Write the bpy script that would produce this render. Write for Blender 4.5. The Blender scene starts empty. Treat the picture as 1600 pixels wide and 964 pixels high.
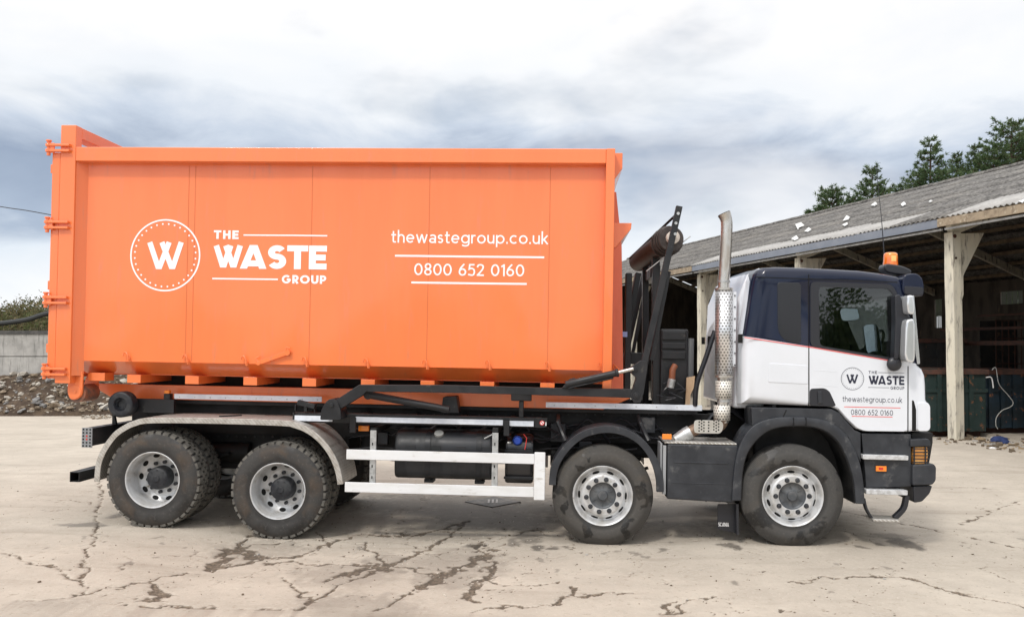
import bpy, bmesh, math, random
import numpy as np
from mathutils import Vector, Matrix
R = math.radians
rng = random.Random(7)
sc = bpy.context.scene
col = sc.collection

# ------------------------------------------------------------------ camera, sky, sun, exposure
F, HOR, TH, YAW, PIT, SCALE, GY = 1300.0, 545.0, R(0.9), R(3.3), R(1.0), 146.0, 849.0
CY = HOR - F * math.tan(TH)
D = F / SCALE                     # metres from the camera to the near side of the truck
HC = (GY - HOR) / F * D           # eye height
cam = bpy.data.cameras.new('camera'); cam_o = bpy.data.objects.new('camera', cam); col.objects.link(cam_o)
cam.sensor_width = 36; cam.lens = F / 1600 * 36; cam.clip_start = .1; cam.clip_end = 3000
cam.shift_y = (CY - 482) / 1600
cam_o.location = (0, 0, HC); cam_o.rotation_euler = (R(90) + TH, 0, 0)
sc.camera = cam_o
SUN_EL, SUN_AZ = R(50), R(-148)   # azimuth from +Y, clockwise: behind the camera, to the left
world = bpy.data.worlds.new('World'); sc.world = world; world.use_nodes = True
sun = bpy.data.lights.new('sun', 'SUN'); sun.energy = 1.8; sun.angle = R(7); sun.color = (1, .95, .88)
sun_o = bpy.data.objects.new('sun', sun); col.objects.link(sun_o)
sd = Vector((math.sin(SUN_AZ) * math.cos(SUN_EL), math.cos(SUN_AZ) * math.cos(SUN_EL), math.sin(SUN_EL)))
sun_o.rotation_euler = (-sd).to_track_quat('-Z', 'Y').to_euler(); sun_o.location = sd * 60
vs = sc.view_settings; vs.view_transform = 'Standard'; vs.look = 'None'; vs.exposure = -.12; vs.gamma = 1; vs.use_curve_mapping = False


class NT:
    """small helper to write node trees"""
    def __init__(s, tree): s.t = tree; s.n = tree.nodes; s.l = tree.links
    def add(s, kind, **kw):
        nd = s.n.new(kind)
        for k, v in kw.items(): setattr(nd, k, v)
        return nd
    def link(s, a, b): s.l.new(a, b)
    def put(s, sock, v):
        if hasattr(v, 'is_linked') or isinstance(v, bpy.types.NodeSocket): s.l.new(v, sock)
        else: sock.default_value = v
    def math(s, op, a, b=0.0, c=0.0, clamp=False):
        nd = s.n.new('ShaderNodeMath'); nd.operation = op; nd.use_clamp = clamp
        s.put(nd.inputs[0], a); s.put(nd.inputs[1], b); s.put(nd.inputs[2], c)
        return nd.outputs[0]
    def mix(s, f, a, b, blend='MIX'):
        nd = s.n.new('ShaderNodeMix'); nd.data_type = 'RGBA'; nd.blend_type = blend
        s.put(nd.inputs[0], f); s.put(nd.inputs[6], a if not isinstance(a, tuple) else c4(a)); s.put(nd.inputs[7], b if not isinstance(b, tuple) else c4(b))
        return nd.outputs[2]
    def noise(s, vec, scale, detail=4, rough=.55, dist=0):
        nd = s.n.new('ShaderNodeTexNoise'); nd.inputs['Scale'].default_value = scale; nd.inputs['Detail'].default_value = detail
        nd.inputs['Roughness'].default_value = rough; nd.inputs['Distortion'].default_value = dist
        if vec is not None: s.l.new(vec, nd.inputs['Vector'])
        return nd.outputs[0]
    def ramp(s, f, pts, interp='LINEAR'):
        nd = s.n.new('ShaderNodeValToRGB'); cr = nd.color_ramp; cr.interpolation = interp
        while len(cr.elements) < len(pts): cr.elements.new(.5)
        for e, (p, c) in zip(cr.elements, pts): e.position = p; e.color = c4(c)
        s.put(nd.inputs[0], f); return nd.outputs[0]
    def step(s, f, lo, hi):
        nd = s.n.new('ShaderNodeMapRange'); nd.interpolation_type = 'SMOOTHSTEP'
        s.put(nd.inputs[0], f); nd.inputs[1].default_value = lo; nd.inputs[2].default_value = hi
        return nd.outputs[0]
    def mapping(s, vec, scale=(1, 1, 1), loc=(0, 0, 0)):
        nd = s.n.new('ShaderNodeMapping'); nd.inputs['Scale'].default_value = scale; nd.inputs['Location'].default_value = loc
        s.l.new(vec, nd.inputs['Vector']); return nd.outputs[0]


def c4(c):
    if isinstance(c, (int, float)): c = (c, c, c)
    return (*c[:3], 1)


def build_sky():
    w = NT(world.node_tree); w.n.clear()
    out = w.add('ShaderNodeOutputWorld'); bg = w.add('ShaderNodeBackground'); bg.inputs[1].default_value = .1
    sky = w.add('ShaderNodeTexSky'); sky.sky_type = 'NISHITA'; sky.sun_disc = False
    sky.sun_elevation = SUN_EL; sky.sun_rotation = SUN_AZ; sky.air_density = 1.2; sky.dust_density = 1.5
    g = w.add('ShaderNodeTexCoord').outputs['Generated']
    sp = w.add('ShaderNodeSeparateXYZ'); w.link(g, sp.inputs[0])
    n1 = w.noise(w.mapping(g, (1, 1, 2.6), (2.3, .4, 1.1)), 1.9, 4, .5, .25)
    n2 = w.noise(w.mapping(g, (1, 1, 2.4), (5.1, 3.7, .2)), 5.0, 9, .57, .45)
    e = w.math('ADD', sp.outputs[2], w.math('MULTIPLY', w.math('SUBTRACT', n1, .5), .15))
    e = w.math('ADD', e, w.math('MULTIPLY', w.math('SUBTRACT', n2, .5), .14))
    band = w.ramp(e, [(0, (.92, .95, .97)), (.085, (.90, .94, .97)), (.130, (.76, .84, .92)), (.172, (.42, .51, .64)),
                      (.215, (.33, .41, .54)), (.250, (.60, .68, .79)), (.285, (.88, .92, .96)), (.36, (1.0, 1.0, 1.0)), (.62, (1.1, 1.1, 1.1)), (1, (1.5, 1.5, 1.55))])
    n3 = w.noise(w.mapping(g, (1, 1, 1.6), (7.3, 1.2, 4.4)), 2.6, 5, .5, .5)
    wisp = w.step(n3, .50, .74)
    cloud = w.mix(w.math('MULTIPLY', wisp, .75), band, (.98, .99, 1.0))
    n4 = w.noise(w.mapping(g, (1, 1, 2.0), (1.7, 9.2, 3.1)), 3.4, 8, .56, .5)
    cloud = w.mix(w.math('MULTIPLY', w.math('MULTIPLY', w.step(n4, .47, .70), w.step(sp.outputs[2], .24, .32)), .22), cloud, (.66, .74, .84))
    boost = w.mix(1.0, cloud, (11.4, 11.3, 11.3), 'MULTIPLY')
    # the cloud is thinnest and brightest round the sun
    dp = w.add('ShaderNodeVectorMath', operation='DOT_PRODUCT'); w.link(g, dp.inputs[0]); dp.inputs[1].default_value = sd
    glow = w.math('ADD', 1.0, w.math('MULTIPLY', w.step(dp.outputs['Value'],   .25, 1.0), .55)); cmb = w.add('ShaderNodeCombineXYZ')
    for i_ in range(3): w.link(glow, cmb.inputs[i_])
    boost = w.mix(1.0, boost, cmb.outputs[0], 'MULTIPLY')
    hole = w.math('MULTIPLY', w.step(w.noise(w.mapping(g, (1, 1, 2.5), (.3, 7.7, 2.0)), 3.1, 5, .5), .58, .74), .35)
    res = w.mix(hole, boost, sky.outputs[0])
    w.link(res, bg.inputs[0]); w.link(bg.outputs[0], out.inputs[0])


build_sky()

# ------------------------------------------------------------------ mapping between a photo point and the truck's own frame
M_T = Matrix.Translation((0, D, 0)) @ Matrix.Rotation(-YAW, 4, 'Z') @ Matrix.Rotation(PIT, 4, 'Y')
M_TI = M_T.inverted()
RC = Matrix.Rotation(TH, 3, 'X')


def ray(px, py): return RC @ Vector(((px - 800) / F, 1, -(py - CY) / F))


def T(px, py, y=0.0):
    """point on the truck's lengthways plane at depth y"""
    d = M_TI.to_3x3() @ ray(px, py); o = M_TI @ Vector((0, 0, HC))
    t = (y - o.y) / d.y
    return o + d * t


def Q(px, py, y=0.0): p = T(px, py, y); return (p.x, p.z)
def QL(pts, y=0.0): return [Q(a, b, y) for a, b in pts]
def G(px, py, z=0.0): d = ray(px, py); t = (z - HC) / d.z; return (d.x * t, d.y * t)
def AT(px, py, depth): d = ray(px, py); d = d * (depth / d.y); return Vector((d.x, d.y, d.z + HC))


# ------------------------------------------------------------------ mesh helpers
def catmull(pts, k=6, closed=False):
    pts = [Vector(p) for p in pts]; n = len(pts); out = []
    rngi = range(n if closed else n - 1)
    for i in rngi:
        if closed: p0, p1, p2, p3 = pts[i - 1], pts[i], pts[(i + 1) % n], pts[(i + 2) % n]
        else: p0, p1, p2, p3 = pts[max(i - 1, 0)], pts[i], pts[i + 1], pts[min(i + 2, n - 1)]
        for j in range(k):
            t = j / k
            out.append(.5 * ((2 * p1) + (p2 - p0) * t + (2 * p0 - 5 * p1 + 4 * p2 - p3) * t * t + (3 * p1 - p0 - 3 * p2 + p3) * t ** 3))
    if not closed: out.append(pts[-1])
    return out


def round_poly(pts, r, k=4):
    """round the corners of a 2D polygon"""
    out = []; n = len(pts)
    for i in range(n):
        p = Vector(pts[i]); a = Vector(pts[i - 1]) - p; b = Vector(pts[(i + 1) % n]) - p
        rr = min(r, a.length * .45, b.length * .45)
        s, e = p + a.normalized() * rr, p + b.normalized() * rr
        for j in range(k + 1):
            t = j / k; out.append(tuple((1 - t) ** 2 * s + 2 * t * (1 - t) * p + t * t * e))
    return out


class MB:
    def __init__(s): s.v = []; s.f = []; s.m = []
    def add(s, vs, fs, m=0):
        o = len(s.v); s.v += [tuple(v) for v in vs]; s.f += [tuple(i + o for i in f) for f in fs]; s.m += [m] * len(fs); return s
    def box(s, x0, x1, y0, y1, z0, z1, m=0):
        vs = [(x, y, z) for x in (x0, x1) for y in (y0, y1) for z in (z0, z1)]
        return s.add(vs, [(0, 1, 3, 2), (4, 6, 7, 5), (0, 4, 5, 1), (2, 3, 7, 6), (0, 2, 6, 4), (1, 5, 7, 3)], m)
    def obox(s, c, ax, ay, az, m=0):
        """box from a centre and three half-axis vectors"""
        c = Vector(c); ax, ay, az = Vector(ax), Vector(ay), Vector(az)
        vs = [c + ax * i + ay * j + az * k for i in (-1, 1) for j in (-1, 1) for k in (-1, 1)]
        return s.add(vs, [(0, 1, 3, 2), (4, 6, 7, 5), (0, 4, 5, 1), (2, 3, 7, 6), (0, 2, 6, 4), (1, 5, 7, 3)], m)
    def prism(s, poly, y0, y1, m=0):
        n = len(poly); vs = [(x, y0, z) for x, z in poly] + [(x, y1, z) for x, z in poly]
        fs = [tuple(range(n)), tuple(range(2 * n - 1, n - 1, -1))] + [(i, i + n, (i + 1) % n + n, (i + 1) % n) for i in range(n)]
        return s.add(vs, fs, m)
    def bar(s, p0, p1, w, y0, y1, m=0):
        """flat bar in the side plane from p0 to p1 (x,z), width w"""
        a, b = Vector(p0), Vector(p1); d = (b - a).normalized(); nn = Vector((-d.y, d.x)) * w / 2
        return s.prism([tuple(a + nn), tuple(b + nn), tuple(b - nn), tuple(a - nn)], y0, y1, m)
    def cyl(s, p0, p1, r, r1=None, n=20, m=0, caps=True):
        p0, p1 = Vector(p0), Vector(p1); r1 = r if r1 is None else r1
        d = (p1 - p0).normalized(); u = d.orthogonal().normalized(); v = d.cross(u)
        ring = lambda p, rr: [p + (u * math.cos(2 * math.pi * i / n) + v * math.sin(2 * math.pi * i / n)) * rr for i in range(n)]
        vs = ring(p0, r) + ring(p1, r1)
        fs = [(i, (i + 1) % n, (i + 1) % n + n, i + n) for i in range(n)]
        if caps: fs += [tuple(range(n - 1, -1, -1)), tuple(range(n, 2 * n))]
        return s.add(vs, fs, m)
    def tube(s, path, r, n=8, m=0):
        path = [Vector(p) for p in path]; k = len(path); rr = r if isinstance(r, (list, tuple)) else [r] * k
        d = (path[1] - path[0]).normalized(); u = d.orthogonal().normalized(); vs = []
        for i, p in enumerate(path):
            t = (path[min(i + 1, k - 1)] - path[max(i - 1, 0)]).normalized()
            u = (u - t * u.dot(t)).normalized(); v = t.cross(u)
            vs += [p + (u * math.cos(2 * math.pi * j / n) + v * math.sin(2 * math.pi * j / n)) * rr[i] for j in range(n)]
        fs = [(i * n + j, i * n + (j + 1) % n, (i + 1) * n + (j + 1) % n, (i + 1) * n + j) for i in range(k - 1) for j in range(n)]
        fs += [tuple(range(n - 1, -1, -1)), tuple(range((k - 1) * n, k * n))]
        return s.add(vs, fs, m)
    def lathe(s, prof, c=(0, 0), n=48, m=0, y=0.0, caps=False):
        """profile of (radius, y) turned about the axle through c=(x,z)"""
        k = len(prof); vs = []
        for j in range(n):
            a = 2 * math.pi * j / n; ca, sa = math.cos(a), math.sin(a)
            vs += [(c[0] + r * ca, y + yy, c[1] + r * sa) for r, yy in prof]
        fs = [(j * k + i, j * k + i + 1, ((j + 1) % n) * k + i + 1, ((j + 1) % n) * k + i) for j in range(n) for i in range(k - 1)]
        if caps:
            fs += [tuple(j * k for j in range(n)), tuple(j * k + k - 1 for j in range(n - 1, -1, -1))]
        return s.add(vs, fs, m)
    def ribbon(s, path, t, y0, y1, m=0):
        """curved sheet: path of (x,z), thickness t, from y0 to y1"""
        P = [Vector(p) for p in path]; k = len(P); inn = []
        for i in range(k):
            d = (P[min(i + 1, k - 1)] - P[max(i - 1, 0)]).normalized(); inn.append(P[i] + Vector((d.y, -d.x)) * t)
        vs = []
        for a, b in zip(P, inn): vs += [(a.x, y0, a.y), (a.x, y1, a.y), (b.x, y1, b.y), (b.x, y0, b.y)]
        fs = [(4 * i + j, 4 * i + (j + 1) % 4, 4 * i + 4 + (j + 1) % 4, 4 * i + 4 + j) for i in range(k - 1) for j in range(4)]
        fs += [(0, 3, 2, 1), (4 * k - 4, 4 * k - 3, 4 * k - 2, 4 * k - 1)]
        return s.add(vs, fs, m)
    def build(s, name, mats, parent=None, bevel=0, smooth=35, off=(0, 0, 0), mirror=False, seg=2, label=None):
        me = bpy.data.meshes.new(name)
        vs = [(x - off[0], (W2 - y if mirror else y) - off[1], z - off[2]) for x, y, z in s.v]
        me.from_pydata(vs, [], s.f)
        for mt in (mats if isinstance(mats, (list, tuple)) else [mats]): me.materials.append(mt)
        me.polygons.foreach_set('material_index', s.m)
        bm = bmesh.new(); bm.from_mesh(me); bmesh.ops.recalc_face_normals(bm, faces=bm.faces); bm.to_mesh(me); bm.free()
        if smooth:
            me.polygons.foreach_set('use_smooth', [True] * len(me.polygons)); me.set_sharp_from_angle(angle=R(smooth))
        o = bpy.data.objects.new(name, me); col.objects.link(o)
        if parent is not None: o.parent = parent
        if bevel:
            b = o.modifiers.new('bevel', 'BEVEL'); b.width = bevel; b.segments = seg; b.limit_method = 'ANGLE'; b.angle_limit = R(40); b.harden_normals = True
        if label: o['label'] = label
        return o


W2 = 2.5   # overall width: the far side of the truck mirrors the near side about half of it


def tag(o, label=None, cat=None, group=None, kind=None):
    if label: o['label'] = label
    if cat: o['category'] = cat
    if group: o['group'] = group
    if kind: o['kind'] = kind
    return o


def empty(name, M=None, parent=None):
    o = bpy.data.objects.new(name, None); col.objects.link(o); o.empty_display_size = .2
    if parent is not None: o.parent = parent
    if M is not None: o.matrix_local = M
    return o


def copy_tree(o, parent=None):
    c = o.copy(); col.objects.link(c)
    if parent is not None: c.parent = parent
    for ch in list(o.children): copy_tree(ch, c)
    return c


# ------------------------------------------------------------------ materials
def pbr(name, c, c2=None, ns=5, lo=.4, hi=.65, rough=.5, rough2=None, metal=0, coat=0, bump=0, bs=60, c3=None, ns3=25, lo3=.6, hi3=.75, spec=.5, stretch=(1, 1, 1)):
    m = bpy.data.materials.new(name); m.use_nodes = True; t = NT(m.node_tree)
    b = t.n['Principled BSDF']; b.inputs['Roughness'].default_value = rough; b.inputs['Metallic'].default_value = metal
    b.inputs['Coat Weight'].default_value = coat; b.inputs['Coat Roughness'].default_value = .08; b.inputs['Specular IOR Level'].default_value = spec
    vec = t.mapping(t.add('ShaderNodeTexCoord').outputs['Object'], stretch)
    colr = c4(c)
    if c2 is not None:
        f = t.step(t.noise(vec, ns, 6, .6), lo, hi); colr = t.mix(f, tuple(c), tuple(c2))
        if rough2 is not None: t.link(t.math('ADD', t.math('MULTIPLY', f, rough2 - rough), rough), b.inputs['Roughness'])
    if c3 is not None:
        f3 = t.step(t.noise(vec, ns3, 5, .65), lo3, hi3); colr = t.mix(f3, colr if not isinstance(colr, tuple) else tuple(c), tuple(c3))
    if isinstance(colr, tuple): b.inputs['Base Color'].default_value = colr
    else: t.link(colr, b.inputs['Base Color'])
    if bump:
        bn = t.add('ShaderNodeBump'); bn.inputs['Strength'].default_value = bump; bn.inputs['Distance'].default_value = .01
        t.link(t.noise(vec, bs, 5, .6), bn.inputs['Height']); t.link(bn.outputs[0], b.inputs['Normal'])
    return m


MT = {}
MT['orange'] = pbr('orange_paint', (.86, .198, .047), (.83, .184, .041), ns=1.2, rough=.30, rough2=.40, coat=.6, bump=.05, bs=2.5, c3=(.70, .19, .07), ns3=5, lo3=.56, hi3=.78, stretch=(2.5, 1, .35), spec=.7)
MT['white'] = pbr('white_paint', (.69, .715, .76), (.66, .685, .725), ns=2, rough=.25, coat=.5, c3=(.55, .53, .50), ns3=30, lo3=.74, hi3=.86)
MT['navy'] = pbr('navy_paint', (.004, .008, .026), rough=.20, coat=.15, spec=.4)
MT['vinyl'] = pbr('white_vinyl', (.88, .88, .88), rough=.4)
MT['ink'] = pbr('navy_vinyl', (.015, .018, .04), rough=.4)
MT['red_line'] = pbr('red_vinyl', (.75, .06, .05), rough=.4)
MT['plastic'] = pbr('grey_plastic', (.019, .0215, .027), (.033, .036, .042), ns=4, rough=.40, rough2=.58, bump=.03, bs=150, c3=(.11, .11, .11), ns3=5, lo3=.56, hi3=.72)
MT['black'] = pbr('black_steel', (.006, .007, .009), (.014, .014, .016), ns=6, rough=.40, rough2=.65, c3=(.055, .050, .044), ns3=14, lo3=.6, hi3=.78)
MT['chassis'] = pbr('chassis_black', (.005, .005, .006), (.012, .0115, .011), ns=5, rough=.6, rough2=.8)
MT['alu'] = pbr('white_guard_paint', (.74, .75, .76), (.66, .66, .65), ns=3, rough=.4, c3=(.42, .39, .34), ns3=9, lo3=.56, hi3=.80, stretch=(.6, 1, 2))
MT['tape'] = pbr('white_reflective_tape', (.72, .76, .82), (.62, .66, .73), ns=9, rough=.35, c3=(.3, .3, .3), ns3=30, lo3=.66, hi3=.75)
MT['galv'] = pbr('galvanised_steel', (.52, .53, .53), (.38, .39, .39), ns=18, rough=.45, metal=.7)
MT['rim'] = pbr('silver_wheel_paint', (.62, .63, .64), (.47, .465, .45), ns=7, rough=.35, rough2=.5, metal=.35, c3=(.20, .165, .13), ns3=14, lo3=.58, hi3=.78)
MT['hub'] = pbr('dark_hub', (.010, .012, .017), (.035, .037, .04), ns=12, rough=.45, rough2=.7)
MT['grey_cable'] = pbr('grey_white_cable', (.55, .55, .52), rough=.6)
MT['hole'] = pbr('dark_void', (.004, .004, .004), rough=.9)
MT['steel'] = pbr('stainless_pipe', (.62, .60, .56), (.45, .41, .36), ns=9, rough=.26, rough2=.4, metal=.85, stretch=(1, 1, .4))
MT['rust_pipe'] = pbr('heat_stained_pipe', (.20, .13, .09), (.30, .22, .16), ns=14, rough=.55, metal=.5)
MT['amber'] = pbr('amber_lens', (.85, .24, .02), rough=.2, coat=.5)
MT['red_lens'] = pbr('red_lens', (.55, .03, .02), rough=.25, coat=.4)
MT['blue_cap'] = pbr('blue_cap', (.015, .06, .38), rough=.4)
MT['mirror_face'] = pbr('mirror_face', (.70, .72, .74), rough=.12, metal=.6)
MT['wood'] = pbr('bare_wood', (.62, .44, .28), (.50, .33, .20), ns=10, rough=.8, stretch=(1, 1, .2))
MT['trim'] = pbr('dark_trim', (.018, .019, .024), rough=.35)
MT['interior'] = pbr('cab_interior', (.03, .03, .033), rough=.8)
MT['seat'] = pbr('seat_fabric', (.05, .05, .055), rough=.9)
MT['pale'] = pbr('pale_trim', (.45, .45, .43), rough=.6)
MT['roller'] = pbr('tarp_roll', (.030, .022, .020), (.05, .04, .035), ns=20, rough=.55)


def tread_plate():
    m = bpy.data.materials.new('tread_plate'); m.use_nodes = True; t = NT(m.node_tree); b = t.n['Principled BSDF']
    v = t.add('ShaderNodeTexCoord').outputs['Object']; sp = t.add('ShaderNodeSeparateXYZ'); t.link(v, sp.inputs[0])
    # five-bar chequer: short raised bars whose direction alternates
    a = t.math('ADD', sp.outputs[0], sp.outputs[2]); y = sp.outputs[1]
    s = t.math('MULTIPLY', t.math('SINE', t.math('MULTIPLY', a, 150)), t.math('SINE', t.math('MULTIPLY', y, 150)))
    f = t.step(s, .15, .45)
    n = t.noise(v, 11, 6, .6)
    base = t.mix(t.step(n, .35, .7), (.52, .50, .46), (.34, .31, .27))
    t.link(t.mix(f, base, (.66, .65, .62)), b.inputs['Base Color'])
    b.inputs['Metallic'].default_value = .55; b.inputs['Roughness'].default_value = .42
    bn = t.add('ShaderNodeBump'); bn.inputs['Strength'].default_value = .6; bn.inputs['Distance'].default_value = .006
    t.link(f, bn.inputs['Height']); t.link(bn.outputs[0], b.inputs['Normal']); return m


MT['tread'] = tread_plate()


def perforated(name, base, pitch=.032, hole=.36, metal=.6):
    """sheet steel punched with a staggered pattern of round holes, laid out round the pipe (angle, height)"""
    m = bpy.data.materials.new(name); m.use_nodes = True; t = NT(m.node_tree); b = t.n['Principled BSDF']
    v = t.add('ShaderNodeTexCoord').outputs['Object']; sp = t.add('ShaderNodeSeparateXYZ'); t.link(v, sp.inputs[0])
    ang = t.math('ARCTAN2', sp.outputs[1], sp.outputs[0])
    u = t.math('DIVIDE', t.math('MULTIPLY', ang, .095), pitch); w = t.math('DIVIDE', sp.outputs[2], pitch * .87)
    row = t.math('FLOOR', w)
    u2 = t.math('ADD', u, t.math('MULTIPLY', t.math('MODULO', t.math('ABSOLUTE', row), 2.0), .5))
    du = t.math('SUBTRACT', t.math('FRACT', u2), .5); dw = t.math('SUBTRACT', t.math('FRACT', w), .5)
    d = t.math('SQRT', t.math('ADD', t.math('MULTIPLY', du, du), t.math('MULTIPLY', dw, dw)))
    f = t.step(d, hole - .05, hole + .05)
    n = t.step(t.noise(v, 8, 5, .6), .4, .7)
    t.link(t.mix(f, (.10, .095, .09), t.mix(n, base, tuple(x * .78 for x in base))), b.inputs['Base Color'])
    t.link(t.math('MULTIPLY', f, metal), b.inputs['Metallic']); b.inputs['Roughness'].default_value = .3
    return m


MT['perf'] = perforated('perforated_shield', (.80, .80, .80), .036, .27, .9)
MT['perf2'] = perforated('perforated_collar', (.74, .71, .64), .034, .27, .25)


def rubber(name, dusty, wet, mud, seed, lo, hi, mudlo):
    m = bpy.data.materials.new(name); m.use_nodes = True; t = NT(m.node_tree); b = t.n['Principled BSDF']
    v = t.mapping(t.add('ShaderNodeTexCoord').outputs['Object'], (1, 1, 1), seed)
    n = t.noise(v, 4.0, 3, .5, .3); f = t.step(n, lo, hi)
    c = t.mix(f, dusty, wet)
    f2 = t.step(t.noise(v, 3.2, 5, .55, .6), mudlo - .06, mudlo + .22); c = t.mix(t.math('MULTIPLY', f2, .6), c, mud)
    c = t.mix(t.math('MULTIPLY', t.step(t.noise(v, 34, 4, .6), .5, .85), .5), c, (.13, .12, .105))
    o_ = t.add('ShaderNodeTexCoord').outputs['Object']; sp = t.add('ShaderNodeSeparateXYZ'); t.link(o_, sp.inputs[0])
    rr = t.math('SQRT', t.math('ADD', t.math('MULTIPLY', sp.outputs[0], sp.outputs[0]), t.math('MULTIPLY', sp.outputs[2], sp.outputs[2])))
    rib = t.math('MULTIPLY', t.step(t.math('SINE', t.math('MULTIPLY', rr, 520)), .35, .9), t.math('MULTIPLY', t.step(rr, .455, .47), .55))
    bead = t.math('MULTIPLY', t.step(rr, .375, .335), .75)
    c = t.mix(t.math('MAXIMUM', rib, bead), c, (.020, .019, .018))
    t.link(c, b.inputs['Base Color']); t.link(t.math('SUBTRACT', .85, t.math('MULTIPLY', f, .35)), b.inputs['Roughness'])
    bn = t.add('ShaderNodeBump'); bn.inputs['Strength'].default_value = .25; bn.inputs['Distance'].default_value = .004
    t.link(t.noise(v, 90, 4, .6), bn.inputs['Height']); t.link(bn.outputs[0], b.inputs['Normal']); return m


MT['tyre_a'] = rubber('dusty_steer_tyre', (.062, .058, .053), (.009, .0085, .008), (.088, .072, .053), (3, 0, 1), .555, .575, .52)
MT['tyre_b'] = rubber('wet_steer_tyre', (.056, .054, .051), (.012, .0115, .0115), (.078, .068, .056), (8, 2, 4), .52, .56, .55)
MT['tyre_d'] = rubber('muddy_drive_tyre', (.045, .043, .041), (.018, .017, .0165), (.105, .069, .041), (1, 5, 2), .42, .62, .50)


def glass(name, tint, refl=.1):
    m = bpy.data.materials.new(name); m.use_nodes = True; t = NT(m.node_tree); t.n.remove(t.n['Principled BSDF'])
    tr = t.add('ShaderNodeBsdfTransparent'); tr.inputs[0].default_value = c4(tint)
    gl = t.add('ShaderNodeBsdfGlossy'); gl.inputs['Roughness'].default_value = .015; gl.inputs[0].default_value = c4(.9)
    fr = t.add('ShaderNodeFresnel'); fr.inputs[0].default_value = 1.5
    mx = t.add('ShaderNodeMixShader'); t.link(t.math('ADD', t.math('MULTIPLY', fr.outputs[0], .9), refl, clamp=True), mx.inputs[0])
    t.link(tr.outputs[0], mx.inputs[1]); t.link(gl.outputs[0], mx.inputs[2]); t.link(mx.outputs[0], t.n['Material Output'].inputs[0]); return m


MT['glass'] = glass('tinted_window_glass', (.60, .64, .65), .03)

MT['tread_rubber'] = pbr('dusty_tread_rubber', (.135, .127, .112), (.070, .066, .059), ns=9, rough=.85, bump=.2, bs=60)

# ------------------------------------------------------------------ the yard: one concrete sheet, cracked and stained
_perm = np.random.RandomState(11).rand(256, 256)


def vnoise(x, y, seed=0):
    xi = np.floor(x).astype(int); yi = np.floor(y).astype(int); fx = x - xi; fy = y - yi
    fx = fx * fx * (3 - 2 * fx); fy = fy * fy * (3 - 2 * fy); s = seed * 37
    g = lambda a, b: _perm[(a + s) % 256, (b + s * 3) % 256]
    return (g(xi, yi) * (1 - fx) + g(xi + 1, yi) * fx) * (1 - fy) + (g(xi, yi + 1) * (1 - fx) + g(xi + 1, yi + 1) * fx) * fy


def fbm(x, y, seed=0, o=4, gain=.5):
    a = 1; t = 0; r = 0 * x
    for i in range(o): r = r + a * vnoise(x * 2 ** i, y * 2 ** i, seed + i); t += a; a *= gain
    return r / t


KNOT = [(-9, .06), (-5.2, .06), (-3.92, .055), (-3.3, .03), (-2.85, -.028), (-2.2, -.03), (-.5, -.012), (.4, .012), (1.4, .014), (2.3, .06), (3.4, .068), (5, .05), (9, .03)]


def ground_z(x, y):
    x = np.asarray(x, float); y = np.asarray(y, float)
    base = -math.tan(PIT) * np.clip(x, -7, 6)
    bump = np.interp(x, [k[0] for k in KNOT], [k[1] for k in KNOT])
    fade = np.clip((17 - y) / 4, 0, 1); fade = fade * fade * (3 - 2 * fade)
    near = np.exp(-((y - D - .4) / 3.0) ** 2)
    return base * fade + bump * fade * near + .012 * (fbm(x * .8, y * .8, 5) - .5) * fade * (1 - near)


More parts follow.
